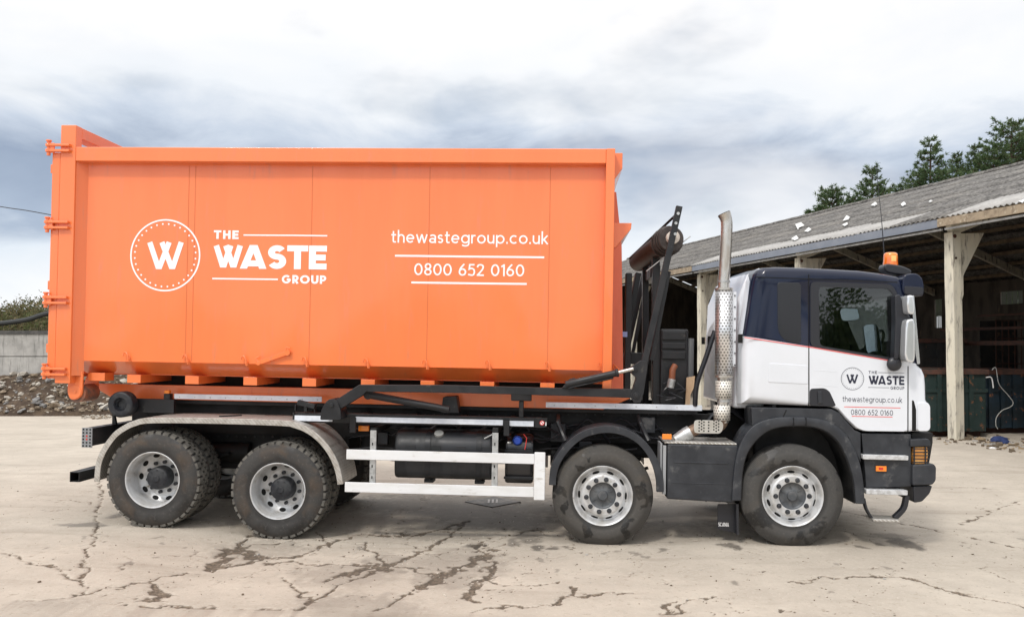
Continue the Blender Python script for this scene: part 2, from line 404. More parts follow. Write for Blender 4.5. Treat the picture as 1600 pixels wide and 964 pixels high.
def build_ground():
    xs = np.concatenate([-np.geomspace(600, 7.6, 26), np.arange(-7.5, 7.5, .017), np.geomspace(7.52, 600, 26)])
    ys = np.concatenate([[-300, -60, -12, -2, 3, 5.5], np.arange(6.6, 13.5, .021), np.arange(13.55, 30, .16), np.geomspace(30.4, 1200, 22)])
    X, Y = np.meshgrid(xs, ys); nx, ny = len(xs), len(ys)
    Z = ground_z(X, Y)
    z0 = lambda px, py: G(px, py, float(ground_z(*G(px, py, 0))))
    # crack lines read off the yard: (points, half width in metres, how broken the edge is)
    lines = [
        ([(159, 750), (157, 770), (153, 800), (150, 825), (141, 850), (135, 880), (129, 905), (127, 926)], .012, 1.4),
        ([(392, 838), (378, 850), (360, 862), (347, 874), (338, 887)], .075, 1.6),
        ([(372, 852), (392, 868), (410, 872)], .055, 1.6),
        ([(338, 887), (372, 880), (415, 874), (452, 872), (476, 866), (500, 854), (530, 842), (560, 836), (605, 836), (645, 835), (680, 830), (702, 824), (732, 811)], .035, 1.5),
        ([(732, 811), (700, 836), (675, 853), (640, 868), (612, 880), (590, 890), (562, 902), (530, 914), (490, 940), (445, 962)], .026, 1.2),
        ([(420, 880), (452, 878), (475, 880), (520, 882), (556, 880), (585, 882), (612, 880)], .03, 1.5),
        ([(512, 905), (530, 896), (560, 892), (588, 888), (606, 882)], .085, 2.4),
        ([(0, 963), (40, 955), (75, 950), (105, 954), (135, 955), (170, 948), (210, 940), (240, 934), (252, 929)], .05, 1.9),
        ([(0, 937), (60, 932), (127, 926), (180, 916), (225, 906), (262, 897), (285, 893)], .012, 1.0),
        ([(225, 908), (240, 912), (246, 924), (252, 930)], .03, 1.6),
        ([(130, 957), (180, 960), (220, 950), (262, 948), (300, 950), (345, 954), (400, 958), (450, 956)], .075, 2.4),
        ([(752, 850), (756, 868), (738, 876), (716, 890), (690, 900), (668, 910), (650, 922), (636, 930)], .07, 2.2),
        ([(756, 868), (766, 882), (764, 896), (746, 912), (726, 928), (742, 938)], .04, 1.7),
        ([(612, 882), (640, 886), (672, 894), (690, 900)], .016, 1.2),
        ([(636, 930), (612, 940), (590, 956), (570, 970)], .018, 1.2),
        ([(570, 848), (588, 868), (605, 882)], .012, 1.1), ([(495, 830), (508, 844), (518, 854)], .014, 1.2),
        ([(440, 900), (476, 930), (500, 940)], .012, 1.3), ([(765, 846), (800, 836), (840, 826)], .02, 2.0),
        ([(895, 917), (888, 930), (865, 942), (830, 944), (800, 946), (770, 950), (740, 952)], .018, 1.3),
        ([(865, 942), (905, 932), (940, 926), (985, 926)], .012, 1.1), ([(1050, 938), (1040, 952), (1030, 964)], .05, 2.2),
        ([(1040, 962), (1075, 940), (1120, 930)], .012, 1.3),
        ([(1240, 908), (1300, 901), (1350, 900), (1410, 900), (1475, 920), (1530, 932), (1600, 947)], .016, 1.2),
        ([(1412, 900), (1450, 912), (1495, 926)], .04, 1.8),
        ([(1320, 798), (1400, 815), (1480, 832), (1600, 856)], .011, .8), ([(1500, 818), (1545, 800), (1580, 786), (1600, 780)], .02, 1.4),
        ([(0, 704), (60, 703), (127, 701)], .025, .8), ([(60, 782), (100, 781), (128, 784), (160, 790)], .015, 1.2),
        ([(1490, 760), (1560, 763), (1600, 765)], .02, .9), ([(0, 735), (40, 730), (120, 727)], .02, .8),
        ([(760, 905), (790, 915), (830, 915), (880, 905)], .01, 1.0), ([(0, 860), (70, 880), (130, 905)], .006, 1.0),
    ]
    nz = fbm(X * 13, Y * 9, 1, 5, .68); nb = fbm(X * 2.3, Y * 2.3, 3, 4); wx = X + (fbm(X * 6, Y * 6, 8, 5, .6) - .5) * .20; wy = Y + (fbm(X * 6, Y * 6, 12, 5, .6) - .5) * .28
    crack = np.zeros_like(X); sel = (Y > 6.6) & (Y < 18) & (np.abs(X) < 9)
    for pts, w, ragged in lines:
        q = np.array([z0(*p) for p in pts]); lo = q.min(0) - 1.2; hi = q.max(0) + 1.2
        m = sel & (X > lo[0]) & (X < hi[0]) & (Y > lo[1]) & (Y < hi[1])
        if not m.any(): continue
        px, py = wx[m], wy[m]; dmin = np.full(px.shape, 9.)
        for (ax, ay), (bx, by) in zip(q[:-1], q[1:]):
            dx, dy = bx - ax, by - ay; L = dx * dx + dy * dy + 1e-9
            t = np.clip(((px - ax) * dx + (py - ay) * dy) / L, 0, 1)
            dmin = np.minimum(dmin, np.hypot(px - ax - t * dx, py - ay - t * dy))
        wid = w * .62 * (.12 + 1.5 * np.clip(nb[m] * 2.2 - .62, 0, 1.5)) * (1 + ragged * (nz[m] - .5) * 3.0) + .0115 * (.5 + nz[m])
        crack[m] = np.maximum(crack[m], np.clip(1.25 - dmin / np.maximum(wid, .0035), 0, 1))
    # fine map cracking over the broken slab in the middle
    def cells(sx, sy, seed):
        gx = X * sx + (fbm(X * 3, Y * 3, seed) - .5) * .9; gy = Y * sy + (fbm(X * 3, Y * 3, seed + 3) - .5) * .9
        ix, iy = np.floor(gx).astype(int), np.floor(gy).astype(int); d1 = np.full(X.shape, 9.); d2 = d1.copy()
        for a in (-1, 0, 1):
            for b in (-1, 0, 1):
                cx = ix + a + _perm[(ix + a + seed) % 256, (iy + b) % 256]; cy = iy + b + _perm[(iy + b) % 256, (ix + a + 91 + seed) % 256]
                d = np.hypot(gx - cx, gy - cy); d2 = np.minimum(d2, np.maximum(d, d1)); d1 = np.minimum(d1, d)
        return d2 - d1
    zone = np.exp(-(((X + .9) / 2.3) ** 2 + ((Y - 8.9) / 1.0) ** 2))
    crack = np.maximum(crack, np.clip(1.1 - cells(1.5, 1.7, 21) / (.010 + .06 * zone * nb), 0, 1) * np.clip(zone * 2.2 - .55, 0, 1) * (nz > .40))
    hair = np.clip(1.0 - cells(.75, .62, 55) / .017, 0, 1) * (nb > .45) * (nz > .34) * .8
    crack = np.maximum(crack, hair * (Y > 6.6) * (Y < 13.4))
    # water and oil stains; broad ones under the truck also paint in its shade
    stain_shade = np.zeros_like(X)
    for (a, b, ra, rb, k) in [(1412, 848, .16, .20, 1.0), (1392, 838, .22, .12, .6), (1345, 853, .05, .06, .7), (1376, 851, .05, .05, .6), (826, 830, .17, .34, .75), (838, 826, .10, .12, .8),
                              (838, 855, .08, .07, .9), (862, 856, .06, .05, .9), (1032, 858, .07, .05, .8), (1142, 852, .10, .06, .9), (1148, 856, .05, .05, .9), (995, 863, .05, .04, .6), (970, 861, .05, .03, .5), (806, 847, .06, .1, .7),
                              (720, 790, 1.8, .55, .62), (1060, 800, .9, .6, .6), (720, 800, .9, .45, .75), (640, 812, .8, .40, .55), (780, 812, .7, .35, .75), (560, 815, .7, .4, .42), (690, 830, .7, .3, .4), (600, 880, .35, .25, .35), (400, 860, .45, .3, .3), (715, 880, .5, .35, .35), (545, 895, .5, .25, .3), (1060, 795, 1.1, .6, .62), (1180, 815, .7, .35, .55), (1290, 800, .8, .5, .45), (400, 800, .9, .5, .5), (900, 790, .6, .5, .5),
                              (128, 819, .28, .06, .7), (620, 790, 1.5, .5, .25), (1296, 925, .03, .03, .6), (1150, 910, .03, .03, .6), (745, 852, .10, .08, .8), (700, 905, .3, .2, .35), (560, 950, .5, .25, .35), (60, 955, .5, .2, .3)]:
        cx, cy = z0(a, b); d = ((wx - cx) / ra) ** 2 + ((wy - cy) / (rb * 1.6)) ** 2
        stain_shade = np.maximum(stain_shade, k * np.clip(1.5 - d + (nz - .5) * 2.4, 0, 1))
    spots = (fbm(X * 7, Y * 5, 44, 3, .6) > .765) & (np.abs(Y - 8.9) < 1.3); stain_shade = np.maximum(stain_shade, spots * .5 * (nb > .5))
    Z = Z - .022 * np.clip(crack, 0, 1) * (nz * .6 + .6) + .004 * (nz - .5) * (crack < .1) * (Y < 13.6)
    me = bpy.data.meshes.new('yard_ground')
    V = np.stack([X, Y, Z], -1).reshape(-1, 3)
    i = np.arange(nx - 1)[None, :] + nx * np.arange(ny - 1)[:, None]
    Fc = np.stack([i, i + 1, i + nx + 1, i + nx], -1).reshape(-1, 4)
    me.vertices.add(len(V)); me.vertices.foreach_set('co', V.ravel())
    me.loops.add(Fc.size); me.loops.foreach_set('vertex_index', Fc.ravel().astype('i'))
    me.polygons.add(len(Fc)); me.polygons.foreach_set('loop_start', np.arange(0, Fc.size, 4, dtype='i')); me.polygons.foreach_set('use_smooth', np.ones(len(Fc), bool))
    me.update(calc_edges=True)
    for nm, arr in (('crack', crack), ('stain_shade', stain_shade)):
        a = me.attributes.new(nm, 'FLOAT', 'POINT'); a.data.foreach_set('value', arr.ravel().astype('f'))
    m = bpy.data.materials.new('cracked_concrete'); m.use_nodes = True; t = NT(m.node_tree); b = t.n['Principled BSDF']
    v = t.add('ShaderNodeTexCoord').outputs['Object']
    at = lambda nm: t.add('ShaderNodeAttribute', attribute_name=nm).outputs['Fac']
    big = t.step(t.noise(v, .55, 6, .6, .3), .36, .66); mid = t.step(t.noise(v, 2.6, 7, .62), .34, .72)
    c = t.mix(big, (.50, .445, .37), (.425, .375, .31)); c = t.mix(t.math('MULTIPLY', mid, .55), c, (.36, .315, .26))
    fine = t.noise(v, 34, 5, .7); c = t.mix(t.step(fine, .50, .78), c, (.53, .48, .41)); c = t.mix(t.step(t.noise(v, 75, 4, .7), .56, .80), c, (.30, .26, .21)); c = t.mix(t.math('MULTIPLY', t.step(t.noise(v, 7.5, 6, .7), .50, .74), .5), c, (.40, .345, .28)); c = t.mix(t.math('MULTIPLY', t.step(t.noise(v, 16, 5, .7), .56, .70), .75), c, (.30, .255, .20))
    far = t.step(t.noise(t.mapping(v, (.35, 2.2, 1)), 1.1, 6, .65), .52, .75)
    c = t.mix(t.math('MULTIPLY', far, .5), c, (.25, .21, .165))
    dirt = t.mix(t.step(t.noise(v, 26, 5, .65), .4, .7), (.075, .056, .038), (.22, .17, .12))
    ck = t.step(at('crack'), .12, .62); c = t.mix(t.math('MULTIPLY', ck, .93), c, dirt)
    stn = t.math('MULTIPLY', at('stain_shade'), .82, clamp=True); c = t.mix(stn, c, (.055, .045, .035))
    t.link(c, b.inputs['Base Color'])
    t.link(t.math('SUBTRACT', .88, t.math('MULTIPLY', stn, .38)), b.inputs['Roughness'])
    bn = t.add('ShaderNodeBump'); bn.inputs['Strength'].default_value = .7; bn.inputs['Distance'].default_value = .008
    t.link(t.math('ADD', t.math('MULTIPLY', fine, .7), t.noise(v, 130, 3, .6)), bn.inputs['Height']); t.link(bn.outputs[0], b.inputs['Normal'])
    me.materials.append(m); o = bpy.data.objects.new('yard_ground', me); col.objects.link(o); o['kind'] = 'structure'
    return o


build_ground()

# ------------------------------------------------------------------ open barn on the right
AX = R(17.1); BX, BY = 10.08, 19.0
ca, sa = math.cos(AX), math.sin(AX)
M_B = Matrix.Translation((BX, BY, 0)) @ Matrix.Rotation(AX, 4, 'Z')      # local x: into the barn, local y: along it away from us
M_BI = M_B.inverted()


def barn_pt(px, py, x=None, y=None, z=None):
    """where the sight line through a photo point meets a plane of the barn's own frame"""
    d = M_BI.to_3x3() @ ray(px, py); o = M_BI @ Vector((0, 0, HC))
    k = 0 if x is not None else 1 if y is not None else 2; val = (x, y, z)[k]
    return o + d * ((val - o[k]) / d[k])


MT['conc_post'] = pbr('weathered_post_concrete', (.64, .60, .49), (.54, .51, .43), ns=3, rough=.9, bump=.3, bs=30, c3=(.20, .18, .15), ns3=6, lo3=.52, hi3=.70, stretch=(1.5, 1.5, .35))
MT['fascia_grey'] = pbr('grey_metal_fascia', (.19, .21, .25), (.22, .24, .28), ns=2, rough=.5, c3=(.3, .3, .3), ns3=14, lo3=.7, hi3=.8)
MT['fascia_old'] = pbr('lichened_timber_fascia', (.34, .27, .19), (.22, .17, .12), ns=5, rough=.9, bump=.3, bs=40, c3=(.48, .42, .32), ns3=12, lo3=.55, hi3=.7)
MT['batten'] = pbr('pale_gutter_edge', (.42, .42, .41), (.30, .30, .29), ns=6, rough=.6, c3=(.12, .11, .1), ns3=12, lo3=.6, hi3=.75)
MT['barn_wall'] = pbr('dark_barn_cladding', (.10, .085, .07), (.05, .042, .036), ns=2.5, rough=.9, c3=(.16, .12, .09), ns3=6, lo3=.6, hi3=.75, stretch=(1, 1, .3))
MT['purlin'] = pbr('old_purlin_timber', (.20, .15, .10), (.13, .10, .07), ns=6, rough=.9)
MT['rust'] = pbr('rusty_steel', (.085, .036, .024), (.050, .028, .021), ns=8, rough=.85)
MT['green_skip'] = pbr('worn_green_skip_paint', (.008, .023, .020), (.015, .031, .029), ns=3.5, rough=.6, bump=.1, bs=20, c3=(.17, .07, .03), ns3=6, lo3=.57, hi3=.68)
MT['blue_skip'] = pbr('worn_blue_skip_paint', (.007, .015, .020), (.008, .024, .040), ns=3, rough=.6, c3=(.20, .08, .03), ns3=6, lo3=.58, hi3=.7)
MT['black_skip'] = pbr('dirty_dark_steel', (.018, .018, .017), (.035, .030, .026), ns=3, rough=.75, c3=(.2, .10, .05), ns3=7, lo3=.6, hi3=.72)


def roof_mat():
    m = bpy.data.materials.new('fibre_cement_roof'); m.use_nodes = True; t = NT(m.node_tree); b = t.n['Principled BSDF']
    v = t.add('ShaderNodeTexCoord').outputs['Object']; sp = t.add('ShaderNodeSeparateXYZ'); t.link(v, sp.inputs[0])
    n1 = t.noise(v, 4.0, 8, .78); n2 = t.noise(v, .7, 5, .6, .4); n3 = t.noise(v, 11, 6, .8)
    c = t.mix(t.step(n1, .36, .66), (.060, .057, .054), (.21, .20, .185)); c = t.mix(t.step(n3, .52, .75), c, (.36, .345, .32)); c = t.mix(t.step(n3, .48, .34), c, (.030, .028, .026))
    c = t.mix(t.math('MULTIPLY', t.step(n2, .5, .75), .5), c, (.24, .22, .19))
    # sheets that were replaced later and are still pale
    newer = t.add('ShaderNodeAttribute', attribute_name='newer').outputs['Fac']
    pale = t.mix(t.step(n1, .35, .7), (.40, .39, .37), (.27, .262, .25))
    c = t.mix(t.step(newer, .3, .6), c, pale); c = t.mix(t.step(newer, 1.3, 1.6), c, (.72, .74, .76))
    t.link(c, b.inputs['Base Color']); b.inputs['Roughness'].default_value = .92
    return m


MT['roof'] = roof_mat()


def build_barn():
    root = empty('open_barn', M_B)
    tag(root, 'long open-fronted barn with concrete posts and a grey lichen-covered corrugated roof', 'barn')
    EV, RD, RH = -.34, 8.0, 7.9       # eave offset, ridge offset and height
    EH = 5.04
    slope = (RH - EH) / (RD - EV)
    T0, T1 = -11.5, 34.2
    # the roof: corrugated sheets, six laps from eave to ridge, built as one skin per side
    def roof(name, x0, z0, x1, z1, mt_):
        L = math.hypot(x1 - x0, z1 - z0); ux, uz = (x1 - x0) / L, (z1 - z0) / L; nxx, nzz = -uz, ux
        if nzz < 0: nxx, nzz = -nxx, -nzz
        rows = 6; ny = int((T1 - T0) / .0365); ys = np.linspace(T0, T1, ny); wave = .024 * np.sin(ys * 2 * math.pi / .146)
        vs = []; fs = []; newer = []
        rs = random.Random(5)
        for r in range(rows):
            sheetz = {}
            for e, (s, lift) in enumerate(((L * r / rows - (.12 if r else 0), .010 if r else .012), (L * (r + 1) / rows, 0.0))):
                for k, y in enumerate(ys):
                    sh = int((y - T0) / 1.02)
                    if sh not in sheetz: sheetz[sh] = (rs.uniform(0, .014), rs.uniform(-.06, .06))
                    h = lift + wave[k] + sheetz[sh][0]; ss = s + (sheetz[sh][1] if e == 0 else 0)
                    vs.append((x0 + ux * ss + nxx * h, y, z0 + uz * ss + nzz * h))
                    nv = 0
                    if r == 0 and name == 'roof_sheet':
                        if 1.6 < y < 11.3: nv = 1
                        if y < -.2: nv = .9
                        if -9 < y < -1.9: nv = 2
                    newer.append(nv)
            o = r * 2 * ny
            fs += [(o + k, o + k + 1, o + ny + k + 1, o + ny + k) for k in range(ny - 1)]
        me = bpy.data.meshes.new(name); me.from_pydata(vs, [], fs); me.polygons.foreach_set('use_smooth', [True] * len(fs))
        a = me.attributes.new('newer', 'FLOAT', 'POINT'); a.data.foreach_set('value', newer)
        me.materials.append(mt_); o = bpy.data.objects.new(name, me); col.objects.link(o); o.parent = root
        so = o.modifiers.new('thickness', 'SOLIDIFY'); so.thickness = .012
        return o
    roof('roof_sheet', EV, EH, RD, RH, MT['roof']); roof('roof_sheet', 2 * RD + .3, EH, RD, RH, MT['roof'])
    rc = MB()
    for y in np.arange(T0, T1, 1.0): rc.tube([(RD, y, RH + .02), (RD, y + .5, RH + .035), (RD, y + 1.04, RH + .03)], .10, 8)
    rc.build('ridge_cap', MT['roof'], root)
    # eaves boards
    MB().box(EV - .03, EV, .06, 11.25, EH - .20, EH - .002).box(EV - .06, EV - .03, .06, 11.25, EH - .20, EH - .188).build('fascia', MT['fascia_grey'], root, label='grey metal fascia board')
    for a, b in ((T0, .05), (11.26, T1)):
        n = 14; f = MB()
        for i in range(n):
            y0 = a + (b - a) * i / n; y1 = a + (b - a) * (i + 1) / n - .004; j = rng.uniform(-.008, .008)
            f.box(EV - .05, EV - .005, y0, y1, EH - .19 + j, EH - .012 + j)
        f.build('fascia', MT['fascia_old'], root, label='weathered lichen-covered timber fascia board')
    for a, b in ((T0, -.1), (.0, 11.2), (11.3, T1)):
        MB().box(EV + .015, EV + .07, a, b, EH - .27, EH - .225).build('batten', MT['batten'], root)
    # concrete portal frames: post, haunch and rafter
    posts = [-11.0, -5.55, 0.0, 5.6, 11.3, 17.0, 22.7, 28.4, 34.0]
    for i, y in enumerate(posts):
        lean = .012 if i == 2 else rng.uniform(-.006, .006)
        zt = EH - .28; p = MB(); hw = .125; zs = np.linspace(-.1, zt, 14)
        ring = []
        for z in zs:
            k = 1 + .01 * math.sin(z * 7 + i); dx = -lean * (2.6 - z) * .0 + (zt - z) * lean
            j = [rng.uniform(-.006, .006) for _ in range(8)]
            ring.append([(dx + hw - hw * k + j[0], y + j[1], z), (dx + hw + hw * k + j[2], y + j[3], z), (dx + hw + hw * k + j[4], y + .25 + j[5], z), (dx + hw - hw * k + j[6], y + .25 + j[7], z)])
        vs = [v for r_ in ring for v in r_]; n = len(ring)
        p.add(vs, [(4 * a + b, 4 * a + (b + 1) % 4, 4 * a + 4 + (b + 1) % 4, 4 * a + 4 + b) for a in range(n - 1) for b in range(4)] + [(3, 2, 1, 0), tuple(4 * n - 4 + b for b in range(4))])
        po = p.build('post', MT['conc_post'], root, bevel=.012)
        MB().prism([(.255, zt - .02), (.255, zt - 1.55), (.30, zt - 1.60), (.36, zt - 1.42), (.36, zt - 1.0), (.40, zt - .92), (.98, zt + .02)], y + .05, y + .20).build('haunch', MT['conc_post'], po, bevel=.01)
        MB().cyl((.06, y + .0, zt - .10), (.06, y - .015, zt - .10), .045).build('bolt_plate', MT['rust'], po); MB().cyl((.09, y, zt - .60), (.09, y - .012, zt - .60), .028).build('bolt_plate', MT['rust'], po)
        ra = MB(); a0, b0 = Vector((.0, EH - .10)), Vector((RD, RH - .14)); d = (b0 - a0).normalized(); nn = Vector((-d.y, d.x)) * .12
        ra.prism([tuple(a0 + nn * .2), tuple(b0 + nn * .2), tuple(b0 - nn * 2), tuple(a0 - nn * 2.2)], y + .05, y + .20)
        a1, b1 = Vector((2 * RD, EH - .1)), Vector((RD, RH - .14))
        ra.prism([tuple(a1), tuple(b1), tuple(b1 - Vector((0, .3))), tuple(a1 - Vector((0, .3)))], y + .05, y + .20)
        ra.build('rafter', MT['conc_post'], root)
    for k in range(1, 9):
        x = EV + (RD - EV) * k / 8.6; z = EH + slope * (x - EV) - .13
        MB().box(x - .04, x + .04, T0, T1, z - .07, z + .07).build('purlin', MT['purlin'], root)
        x2 = 2 * RD - x
        MB().box(x2 - .04, x2 + .04, T0, T1, z - .07, z + .07).build('purlin', MT['purlin'], root)
    # back and gable walls, the back one with two openings that let daylight in
    def wall_with_holes(x, y0, y1, z0, z1, holes):
        w = MB(); cuts = sorted({y0, y1, *[h[0] for h in holes], *[h[1] for h in holes]})
        for a, b in zip(cuts[:-1], cuts[1:]):
            hs = [h for h in holes if h[0] <= a and b <= h[1]]
            if not hs: w.box(x, x + .08, a, b, z0, z1)
            else:
                w.box(x, x + .08, a, b, z0, hs[0][2]); w.box(x, x + .08, a, b, hs[0][3], z1)
        return w
    BW = 2 * RD + .1
    h1 = [barn_pt(a, b, x=BW) for a, b in ((1563, 456), (1598, 474))]
    h2 = [barn_pt(a, b, x=BW) for a, b in ((1460, 468), (1472, 512))]
    holes = [(min(h[0].y, h[1].y), max(h[0].y, h[1].y), min(h[0].z, h[1].z), max(h[0].z, h[1].z)) for h in (h1, h2)]
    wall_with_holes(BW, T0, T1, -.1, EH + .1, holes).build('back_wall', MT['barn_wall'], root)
    pm = pbr('dirty_clear_sheet', (.30, .31, .28), (.17, .17, .15), ns=4, rough=.6); t = NT(pm.node_tree); tl = t.add('ShaderNodeBsdfTranslucent'); tl.inputs[0].default_value = (.22, .23, .21, 1); mx = t.add('ShaderNodeMixShader'); mx.inputs[0].default_value = .75
    t.link(t.n['Principled BSDF'].outputs[0], mx.inputs[1]); t.link(tl.outputs[0], mx.inputs[2]); t.link(mx.outputs[0], t.n['Material Output'].inputs[0])
    for hl in holes:
        for q in range(4):
            ya, yb_ = hl[0] + (hl[1] - hl[0]) * q / 4, hl[0] + (hl[1] - hl[0]) * (q + 1) / 4 - .03
            MB().box(BW + .03, BW + .034, ya, yb_, hl[2], hl[3]).build('clear_sheet', pm, root)
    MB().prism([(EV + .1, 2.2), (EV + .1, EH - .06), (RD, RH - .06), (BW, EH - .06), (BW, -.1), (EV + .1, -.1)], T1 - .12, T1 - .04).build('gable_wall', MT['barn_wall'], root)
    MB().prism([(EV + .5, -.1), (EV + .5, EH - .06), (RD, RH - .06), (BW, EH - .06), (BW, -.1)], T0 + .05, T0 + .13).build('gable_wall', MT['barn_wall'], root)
    # rails running across the bays inside
    for (px, py, x, w) in ((1560, 513, 5.5, .04), (1560, 536, 4.5, .06), (1560, 492, 7.0, .03)):
        q = barn_pt(px, py, x=x)
        MB().box(x - w / 2, x + w / 2, -10.9, 6, q.z - w, q.z + w).build('rail', MT['rust'], root)
    return root


build_barn()


def skip(name, M, L, W, H, mt_, ribs, label, rake=.25):
    """open skip: shell with raked end, top rim, base runners and pressed side ribs. local x = length, y = width"""
    root = empty(name, M); tag(root, label, 'skip', 'skips stored in the barn')
    s = MB(); t = .05; z0 = .14
    s.prism([(0, z0), (L, z0), (L, H), (0, H)], 0, t); s.prism([(0, z0), (L, z0), (L, H), (0, H)], W - t, W)
    s.box(0, t, t, W - t, z0, H).box(L - t, L, t, W - t, z0, H).box(t, L - t, t, W - t, z0, z0 + .05)
    sh = s.build('shell', mt_, root, bevel=.01)
    r = MB(); r.box(-.05, L + .05, -.06, .04, H - .10, H + .02).box(-.05, L + .05, W - .04, W + .06, H - .10, H + .02).box(-.05, .05, .04, W - .04, H - .10, H + .02).box(L - .05, L + .05, .04, W - .04, H - .10, H + .02)
    r.build('rim', MT['rust'], root, bevel=.008)
    r2 = MB().box(-.03, L + .03, -.04, .02, H - .52, H - .44).box(-.03, .02, .02, W - .02, H - .52, H - .44); r2.build('waist_rail', mt_, root)
    for i in range(ribs):
        x = L * (i + .5) / ribs
        MB().box(x - .05, x + .05, -.07, .01, z0, H - .1).build('rib', mt_, root)
        MB().box(x - .05, x + .05, W - .01, W + .07, z0, H - .1).build('rib', mt_, root)
    for y in (.25, W - .35): MB().box(0, L, y, y + .12, 0, z0).build('runner', MT['rust'], root)
    return root


# the skips stand just inside the posts; local frame turned so that one end faces us
def skip_place(px_l, px_r, py, x_len):
    a = Vector((*G(px_l, py), 0)); b = Vector((*G(px_r, py), 0)); d = (b - a); L = d.length
    M = Matrix.Translation(a) @ Matrix.Rotation(math.atan2(d.y, d.x), 4, 'Z'); return M, L


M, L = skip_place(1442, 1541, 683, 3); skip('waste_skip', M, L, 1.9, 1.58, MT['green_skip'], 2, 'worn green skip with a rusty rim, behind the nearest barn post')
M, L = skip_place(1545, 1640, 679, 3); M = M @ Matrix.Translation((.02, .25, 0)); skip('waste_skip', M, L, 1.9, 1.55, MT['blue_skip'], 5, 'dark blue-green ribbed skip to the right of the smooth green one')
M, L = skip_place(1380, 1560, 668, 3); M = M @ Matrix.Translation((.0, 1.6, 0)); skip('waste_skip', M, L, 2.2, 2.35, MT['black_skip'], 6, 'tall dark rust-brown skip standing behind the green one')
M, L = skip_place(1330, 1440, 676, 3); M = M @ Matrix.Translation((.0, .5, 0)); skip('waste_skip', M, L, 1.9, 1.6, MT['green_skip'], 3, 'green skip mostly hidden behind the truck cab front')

# a crate stack and boards deep in the barn
cb = empty('steel_cage', Matrix.Translation((*G(1565, 655), 0)) @ Matrix.Translation((.9, 1.8, 0))); tag(cb, 'rusty bar-fronted steel cage standing on the skips at the back', 'cage')
bm_ = MB()
for i in range(7): bm_.box(i * .2, i * .2 + .03, 0, .03, 0, 3.0)
for z in (0, .8, 1.6, 2.4, 2.97): bm_.box(0, 1.23, -.002, .032, z, z + .03)
bm_.build('cage_front', MT['rust'], cb); MB().box(0, 1.23, .9, .94, 0, 3).build('back_panel', MT['black_skip'], cb)

# white cable hanging down the dark skip
p = [AT(a, b, 20.2) for a, b in ((1550, 578), (1556, 575), (1561, 600), (1575, 617), (1583, 629), (1578, 636), (1566, 641), (1557, 652), (1556, 664), (1559, 670))]
o = MB().tube(catmull(p, 6), .009, 6).build('loose_cable', MT['grey_cable']); tag(o, 'long white cable hanging in a loop down the dark ribbed skip', 'cable')
p = [AT(a, b, 19.9) for a, b in ((1540, 590), (1549, 590), (1552, 606))]
o = MB().tube(catmull(p, 5), .014, 6).build('loose_cable', MT['vinyl']); tag(o, 'short bent white pipe hooked on the rim of the green skip', 'pipe')


def lump(name, px, py, r, mt_, label, cat, flat=.5, seed=0, group=None):
    bm = bmesh.new(); bmesh.ops.create_icosphere(bm, subdivisions=3, radius=1); rs = np.random.RandomState(seed)
    x, y = G(px, py)
    for v in bm.verts:
        k = 1 + .55 * (fbm(np.array([v.co.x * 1.7 + 9 + seed]), np.array([v.co.y * 1.7 + v.co.z * 2.1 + 5]), seed, 3)[0] - .5) * 2
        v.co = Vector((v.co.x * r * k, v.co.y * r * .8 * k, max(v.co.z, -.3) * r * flat * k + r * flat * .25))
    me = bpy.data.meshes.new(name); bm.to_mesh(me); bm.free(); me.materials.append(mt_)
    o = bpy.data.objects.new(name, me); o.location = (x, y, float(ground_z(x, y))); col.objects.link(o); tag(o, label, cat, group); return o


lump('crumpled_cloth', 1563, 692, .20, pbr('blue_cloth', (.02, .035, .11), rough=.9, bump=.4, bs=25), 'crumpled dark blue cloth dropped on the ground by the barn', 'cloth', .6, 3)
lump('paper_scrap', 1534, 688, .10, MT['vinyl'], 'small white paper scrap on the ground between post and blue cloth', 'litter', .5, 5)
lump('paper_scrap', 1558, 684, .16, MT['vinyl'], 'flat white plastic scrap behind the blue cloth', 'litter', .15, 8)
lump('paper_scrap', 1551, 700, .07, MT['vinyl'], 'tiny white scrap in front of the blue cloth', 'litter', .3, 9)

# dark litter and soil swept along the barn front
def litter():
    mb = MB(); rs = random.Random(21)
    for i in range(900):
        t = rs.uniform(-9, 6); w = rs.gauss(.35, .55)
        if w < -.9: continue
        p = M_B @ Vector((w, t, 0)); r = rs.uniform(.008, .05) * rs.choice((1, 1, 1.6)); a = rs.uniform(0, 6.3)
        ax = Vector((math.cos(a), math.sin(a), rs.uniform(-.3, .3))) * r; ay = Vector((-math.sin(a), math.cos(a), rs.uniform(-.3, .3))) * r * rs.uniform(.3, 1)
        mb.obox(p + Vector((0, 0, r * .3 + float(ground_z(p.x, p.y)))), ax, ay, Vector((0, 0, r * rs.uniform(.2, .6))), rs.choice((0, 0, 0, 1, 1, 2)))
    o = mb.build('litter', [pbr('soil_crumbs', (.12, .09, .06), rough=.95), pbr('wood_chips', (.28, .21, .13), rough=.9), pbr('grey_chips', (.38, .36, .33), rough=.9)], smooth=0)
    o['kind'] = 'stuff'


litter()

